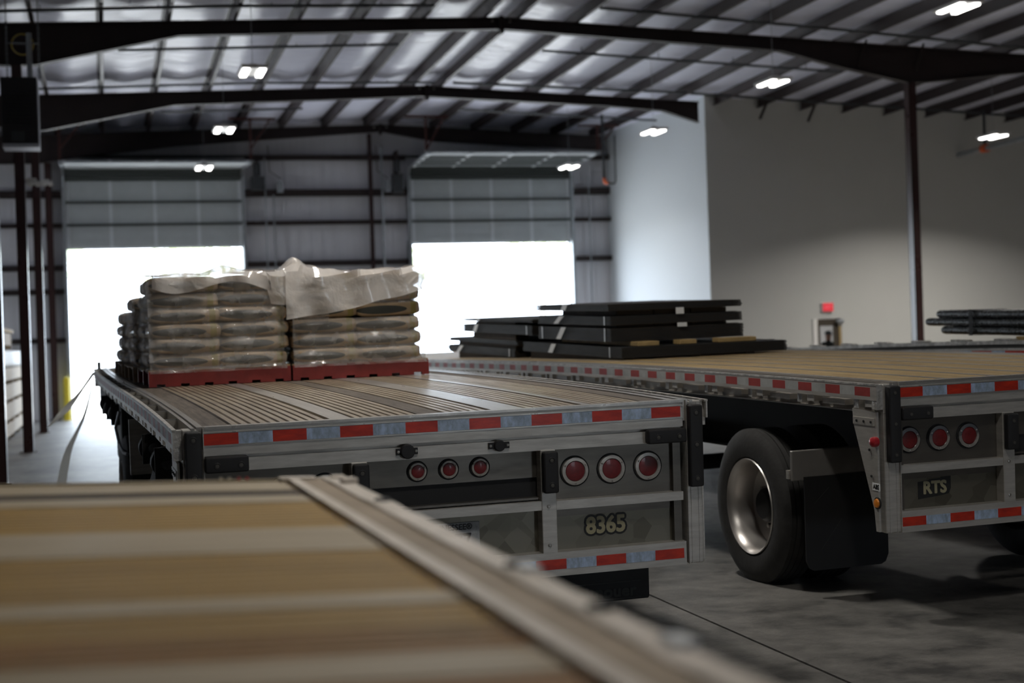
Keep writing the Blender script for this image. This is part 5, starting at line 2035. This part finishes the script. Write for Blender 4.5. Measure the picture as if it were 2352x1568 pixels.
# ------------------------------------------------------------------ black pipes on the right trailer
CM = Ct.matrix_world.copy()
pr_ = 0.0365
cz0 = DZ + cfC(4.6) + 0.049
rowsz = [0, 1, 2]
names = ['lowest', 'middle', 'topmost']
for rz_ in range(3):
    for k in range(4):
        x = 0.16 + k * 0.075 + (0.0 if rz_ % 2 == 0 else 0.0)
        y1 = (4.85, 5.10, 4.92)[rz_] - 0.03 * k
        z = cz0 + 0.075 + pr_ + rz_ * 0.0735
        mb = MB()
        mb.tube([(0, 0.2, 0), (0, y1 - 0.03, 0), (0, y1, 0)], [pr_, pr_, pr_ * 0.86], 'pipe_black', 18)
        o = mb.build('steel_pipe', smooth=True)
        o.matrix_world = CM @ Matrix.Translation(Vector((x, 0, z)))
        tag(o, 'black coated pipe in the %s row, %s from the near side, on the right trailer' % (names[rz_], ['first', 'second', 'third', 'fourth'][k]), 'pipe', 'black pipes bundled on the right trailer')
mb = MB()
mb.box(0.10, 0.50, 4.35, 4.40, cz0 + 0.07, cz0 + 0.072, 'black')
mb.box(0.112, 0.116, 4.35, 4.40, cz0 + 0.072, cz0 + 0.30, 'black')
mb.box(0.112, 0.48, 4.35, 4.40, cz0 + 0.297, cz0 + 0.30, 'black')
o = mb.build('binding_strap')
o.matrix_world = CM
tag(o, 'black band around the bundle of black pipes', 'strap')
for y in (3.6, 1.6):
    mb = MB()
    mb.rbox(0.08, 0.62, y, y + 0.1, cz0 - 0.04, cz0 + 0.072, 'lumber', 0.004, 1)
    o = mb.build('dunnage_block')
    o.matrix_world = CM
    tag(o, 'timber block under the black pipes, %s one' % ('far' if y > 2 else 'near'), 'timber block', 'timber blocks under the pipes')

# ------------------------------------------------------------------ foreground trailer D (seen from beside it)
# local frame: +y along its length (world -X), rear edge at world X ~ 0.44
TD = (0.585, 1.20, 1.205 - DZ)
MD = rotm(math.radians(90.5), 0.0, 0.039)
# with yaw 90 the local x axis runs along world +Y and local +y along world -X
D = bpy.data.objects.new('flatbed_trailer', None)
COL.objects.link(D)
mw = MD.to_4x4()
mw.translation = Vector(TD)
D.matrix_world = mw
tag(D, 'blurred wooden flatbed deck filling the lower left foreground', 'trailer', 'parked flatbed trailers')
WD = 2.66
segD = [(0.0, 0.10, 'f'), (0.10, 0.27, 'w'), (0.27, 0.40, 'f'), (0.40, 0.56, 'w'), (0.56, 0.72, 'w'), (0.72, 0.82, 'f'), (0.82, 0.97, 'w'), (0.97, 1.12, 'w'), (1.12, 1.28, 'w'), (1.28, 1.62, 'f'),
        (1.62, 1.82, 'w'), (1.82, 1.98, 'w'), (1.98, 2.12, 'w'), (2.12, 2.28, 'f'), (2.28, 2.42, 'n'), (2.42, 2.66, 'f')]


def cfD(y):
    return -0.003 * y * y


LD_ = 6.0
M['wood_fg'] = mat('worn brown deck boards', (0.47, 0.30, 0.085), 0.6, 0, 0, 1.3, col2=(0.34, 0.215, 0.07), stretch=(30, 1.2, 4), bump=0.2, bscale=14)
M['wood_rust'] = mat('rust stained deck boards', (0.42, 0.20, 0.06), 0.6, 0, 0, 1.0, col2=(0.28, 0.18, 0.07), stretch=(12, 2.0, 4), bump=0.2, bscale=14)
M['alu_fg'] = mat('worn deck aluminium', (0.50, 0.415, 0.28), 0.55, 0.0, 0, 1.8, col2=(0.38, 0.31, 0.205), stretch=(8, 1.0, 1))
M['rail_fg'] = mat('scuffed pale rail', (0.80, 0.72, 0.63), 0.55, 0.0, 0, 7, col2=(0.60, 0.54, 0.46), bump=0.4, bscale=20)
M['rail_brown'] = mat('dirty rail channel', (0.38, 0.295, 0.20), 0.6, 0.1, 0.25, 5)
st = [(0.142 + LD_ * k / 30, cfD(LD_ * k / 30)) for k in range(31)]
plate = MB()
for i, (x0, x1, ty) in enumerate(segD):
    mb = MB()
    if ty == 'f':
        mb.sweep([(x0 + 0.003, DZ - 0.04), (x1 - 0.003, DZ - 0.04), (x1 - 0.003, DZ + 0.001), (x0 + 0.003, DZ + 0.001)], st, 'alu_fg')
        mb.build('deck_strip', D)
    else:
        n = max(2, int((x1 - x0) / 0.04))
        p_ = (x1 - x0) / n
        prf = [(x0 + 0.002, DZ - 0.04), (x1 - 0.002, DZ - 0.04)]
        top = []
        for k in range(n):
            a = x0 + k * p_
            top += [(a + 0.003, DZ - 0.006), (a + 0.007, DZ), (a + p_ - 0.007, DZ), (a + p_ - 0.003, DZ - 0.006)]
        prf += top[::-1]
        mb.sweep(prf, st, 'wood_rust' if i in (1, 3) else ('wood_grey' if ty == 'n' else 'wood_fg'))
        mb.build('deck_plank', D)
plate.sweep([(0, DZ - 0.06), (WD, DZ - 0.06), (WD, DZ - 0.045), (0, DZ - 0.045)], st, 'dark_gap')
plate.build('deck_floor', D)
# rear rail: inner lip, brown channel floor, broad pale outer edge
mb = MB()
mb.box(0.0, WD + 0.02, 0.105, 0.132, DZ - 0.12, DZ + 0.010, 'rail_fg')
mb.box(0.0, WD + 0.02, 0.045, 0.105, DZ - 0.12, DZ + 0.007, 'rail_brown')
rl = mb.build('rear_rail', D)
mb = MB()
n = 60
for k in range(n):
    a, b = WD * k / n, WD * (k + 1) / n
    h1 = 0.012 + 0.003 * noise.noise(Vector((a * 6, 0, 0))) + 0.0
    mb.box(a, b, -0.004 + 0.003 * noise.noise(Vector((a * 7, 3, 0))), 0.045, DZ - 0.10, DZ + h1, 'rail_fg')
mb.build('outer_edge', rl)
for xx, hh in ((2.42, 0.014), (2.60, 0.006)):
    MB().rbox(xx, xx + 0.04, -0.01, 0.03, DZ + 0.008, DZ + 0.012 + hh, 'rail_fg', 0.006).build('weld_nub', rl)
for xx in (1.97, 0.93, 0.55):
    MB().lathe([(0, 0.018), (0.006, 0.016), (0.008, 0)], (xx, 0.016, DZ + 0.013), (0, 0, 1), 'black', 12).build('rivet', rl)
for xx in (0.88, 0.30):
    MB().rbox(xx, xx + 0.05, -0.012, 0.02, DZ + 0.006, DZ + 0.020, 'tag', 0.006).build('rail_chip', rl)
MB().box(0, WD, 0.0, 0.06, DZ - 0.82, DZ - 0.1, 'alu').build('rear_face', D)
# far and near side rails
MB().sweep([(WD, DZ - 0.16), (WD + 0.02, DZ - 0.16), (WD + 0.02, DZ + 0.006), (WD, DZ + 0.006)], st, 'alu_fg').build('side_rail', D)
MB().sweep([(-0.02, DZ - 0.16), (0.0, DZ - 0.16), (0.0, DZ + 0.003), (-0.02, DZ + 0.003)], st, 'alu_fg').build('side_rail', D)
# small studs along the far side rail
for k, y in enumerate((0.294, 0.273, 0.25, 0.23)):
    MB().lathe([(0, 0.004), (0.007, 0.004), (0.008, 0)], (WD + 0.008, y, DZ + 0.006 + cfD(y)), (0, 0, 1), 'red_knob' if k > 1 else 'chrome', 12).build('stud', D)
MB().box(WD - 0.04, WD + 0.02, 0.06, 0.15, DZ - 0.15, DZ + 0.012, 'rail_fg').build('corner_cap', D)
for x in (0.75, 1.75):
    MB().box(x, x + 0.1, 0.3, LD_, DZ - 0.5, DZ - 0.06, 'black').build('main_beam', D)
for ax in (1.6, 2.9):
    for x0, out in ((0.0, -1), (0.31, 0), (WD - 0.57, 0), (WD - 0.26, 1)):
        zc = (0.484 - TD[2] - MD[2][0] * 1.15 - MD[2][1] * ax) / MD[2][2]
        wheel(D, x0, x0 + 0.26, ax, zc, out)

# ------------------------------------------------------------------ crates behind the left columns
CX = -1.78


def crate(y0, y1, z0, z1, xw, label, mt='crate'):
    r = empty('wooden_crate', (CX, y0, z0))
    tag(r, label, 'crate', 'pale wooden crates stacked by the columns')
    h = z1 - z0
    MB().box(-xw, 0, 0, y1 - y0, 0.07, h, mt).build('crate_body', r)
    for k in range(5):
        yy = 0.05 + (y1 - y0 - 0.2) * k / 4
        MB().box(-xw, 0.0, yy, yy + 0.1, 0, 0.07, 'pallet_wood').build('skid', r)
    for yy in (0.0, y1 - y0 - 0.08):
        MB().box(0.0, 0.012, yy, yy + 0.08, 0.07, h, mt).build('batten', r)
    return r


zs = [(0.0, 0.31), (0.31, 0.69), (0.69, 1.05), (1.05, 1.36)]
nmz = ['lowest', 'second', 'third', 'uppermost full-size']
for i, (a, b) in enumerate(zs):
    crate(27.6, 35.6, a, b, 1.2, '%s pale wooden crate in the stack left of the columns' % nmz[i])
o = MB()
nx = 30
for k in range(1):
    o.rbox(CX - 1.0, CX + 0.02, 27.9, 35.4, 1.37, 1.70, 'tag', 0.08, 4)
ob = o.build('wrapped_bundle', smooth=True)
tag(ob, 'white film-wrapped bundle on top of the pale crates', 'bundle')
crate(27.9, 31.7, 1.72, 2.02, 0.9, 'small pale crate standing on the white wrapped bundle')
o = MB().box(CX - 0.7, CX + 0.02, 28.2, 32.3, 2.04, 2.10, 'lumber').build('loose_board')
tag(o, 'brown board lying on the small top crate', 'board')

# ------------------------------------------------------------------ trees outside
random.seed(5)


def tree(x, y, h, label):
    r = empty('tree', (x, y, -0.02))
    tag(r, label, 'tree', 'trees across the yard')
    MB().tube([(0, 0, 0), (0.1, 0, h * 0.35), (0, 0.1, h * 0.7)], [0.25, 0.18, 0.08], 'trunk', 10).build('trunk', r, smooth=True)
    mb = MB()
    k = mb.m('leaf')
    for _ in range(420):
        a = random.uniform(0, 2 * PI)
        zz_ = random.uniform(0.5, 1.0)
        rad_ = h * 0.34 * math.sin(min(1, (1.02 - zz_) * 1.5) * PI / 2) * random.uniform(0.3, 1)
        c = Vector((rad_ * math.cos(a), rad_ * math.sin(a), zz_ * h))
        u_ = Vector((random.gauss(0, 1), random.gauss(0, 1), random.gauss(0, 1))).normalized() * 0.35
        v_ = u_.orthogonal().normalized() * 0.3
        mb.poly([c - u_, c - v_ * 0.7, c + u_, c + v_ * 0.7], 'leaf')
    mb.build('crown', r, recalc=False)


for i, (x, y, h) in enumerate(((-3, 72, 9.5), (4.0, 78, 10.5), (13, 74, 9.5), (22, 76, 10), (31, 72, 9))):
    tree(x, y, h, 'glare-paled tree across the yard, %s from the left through the big doors' % ['first', 'second', 'third', 'fourth', 'fifth'][i])
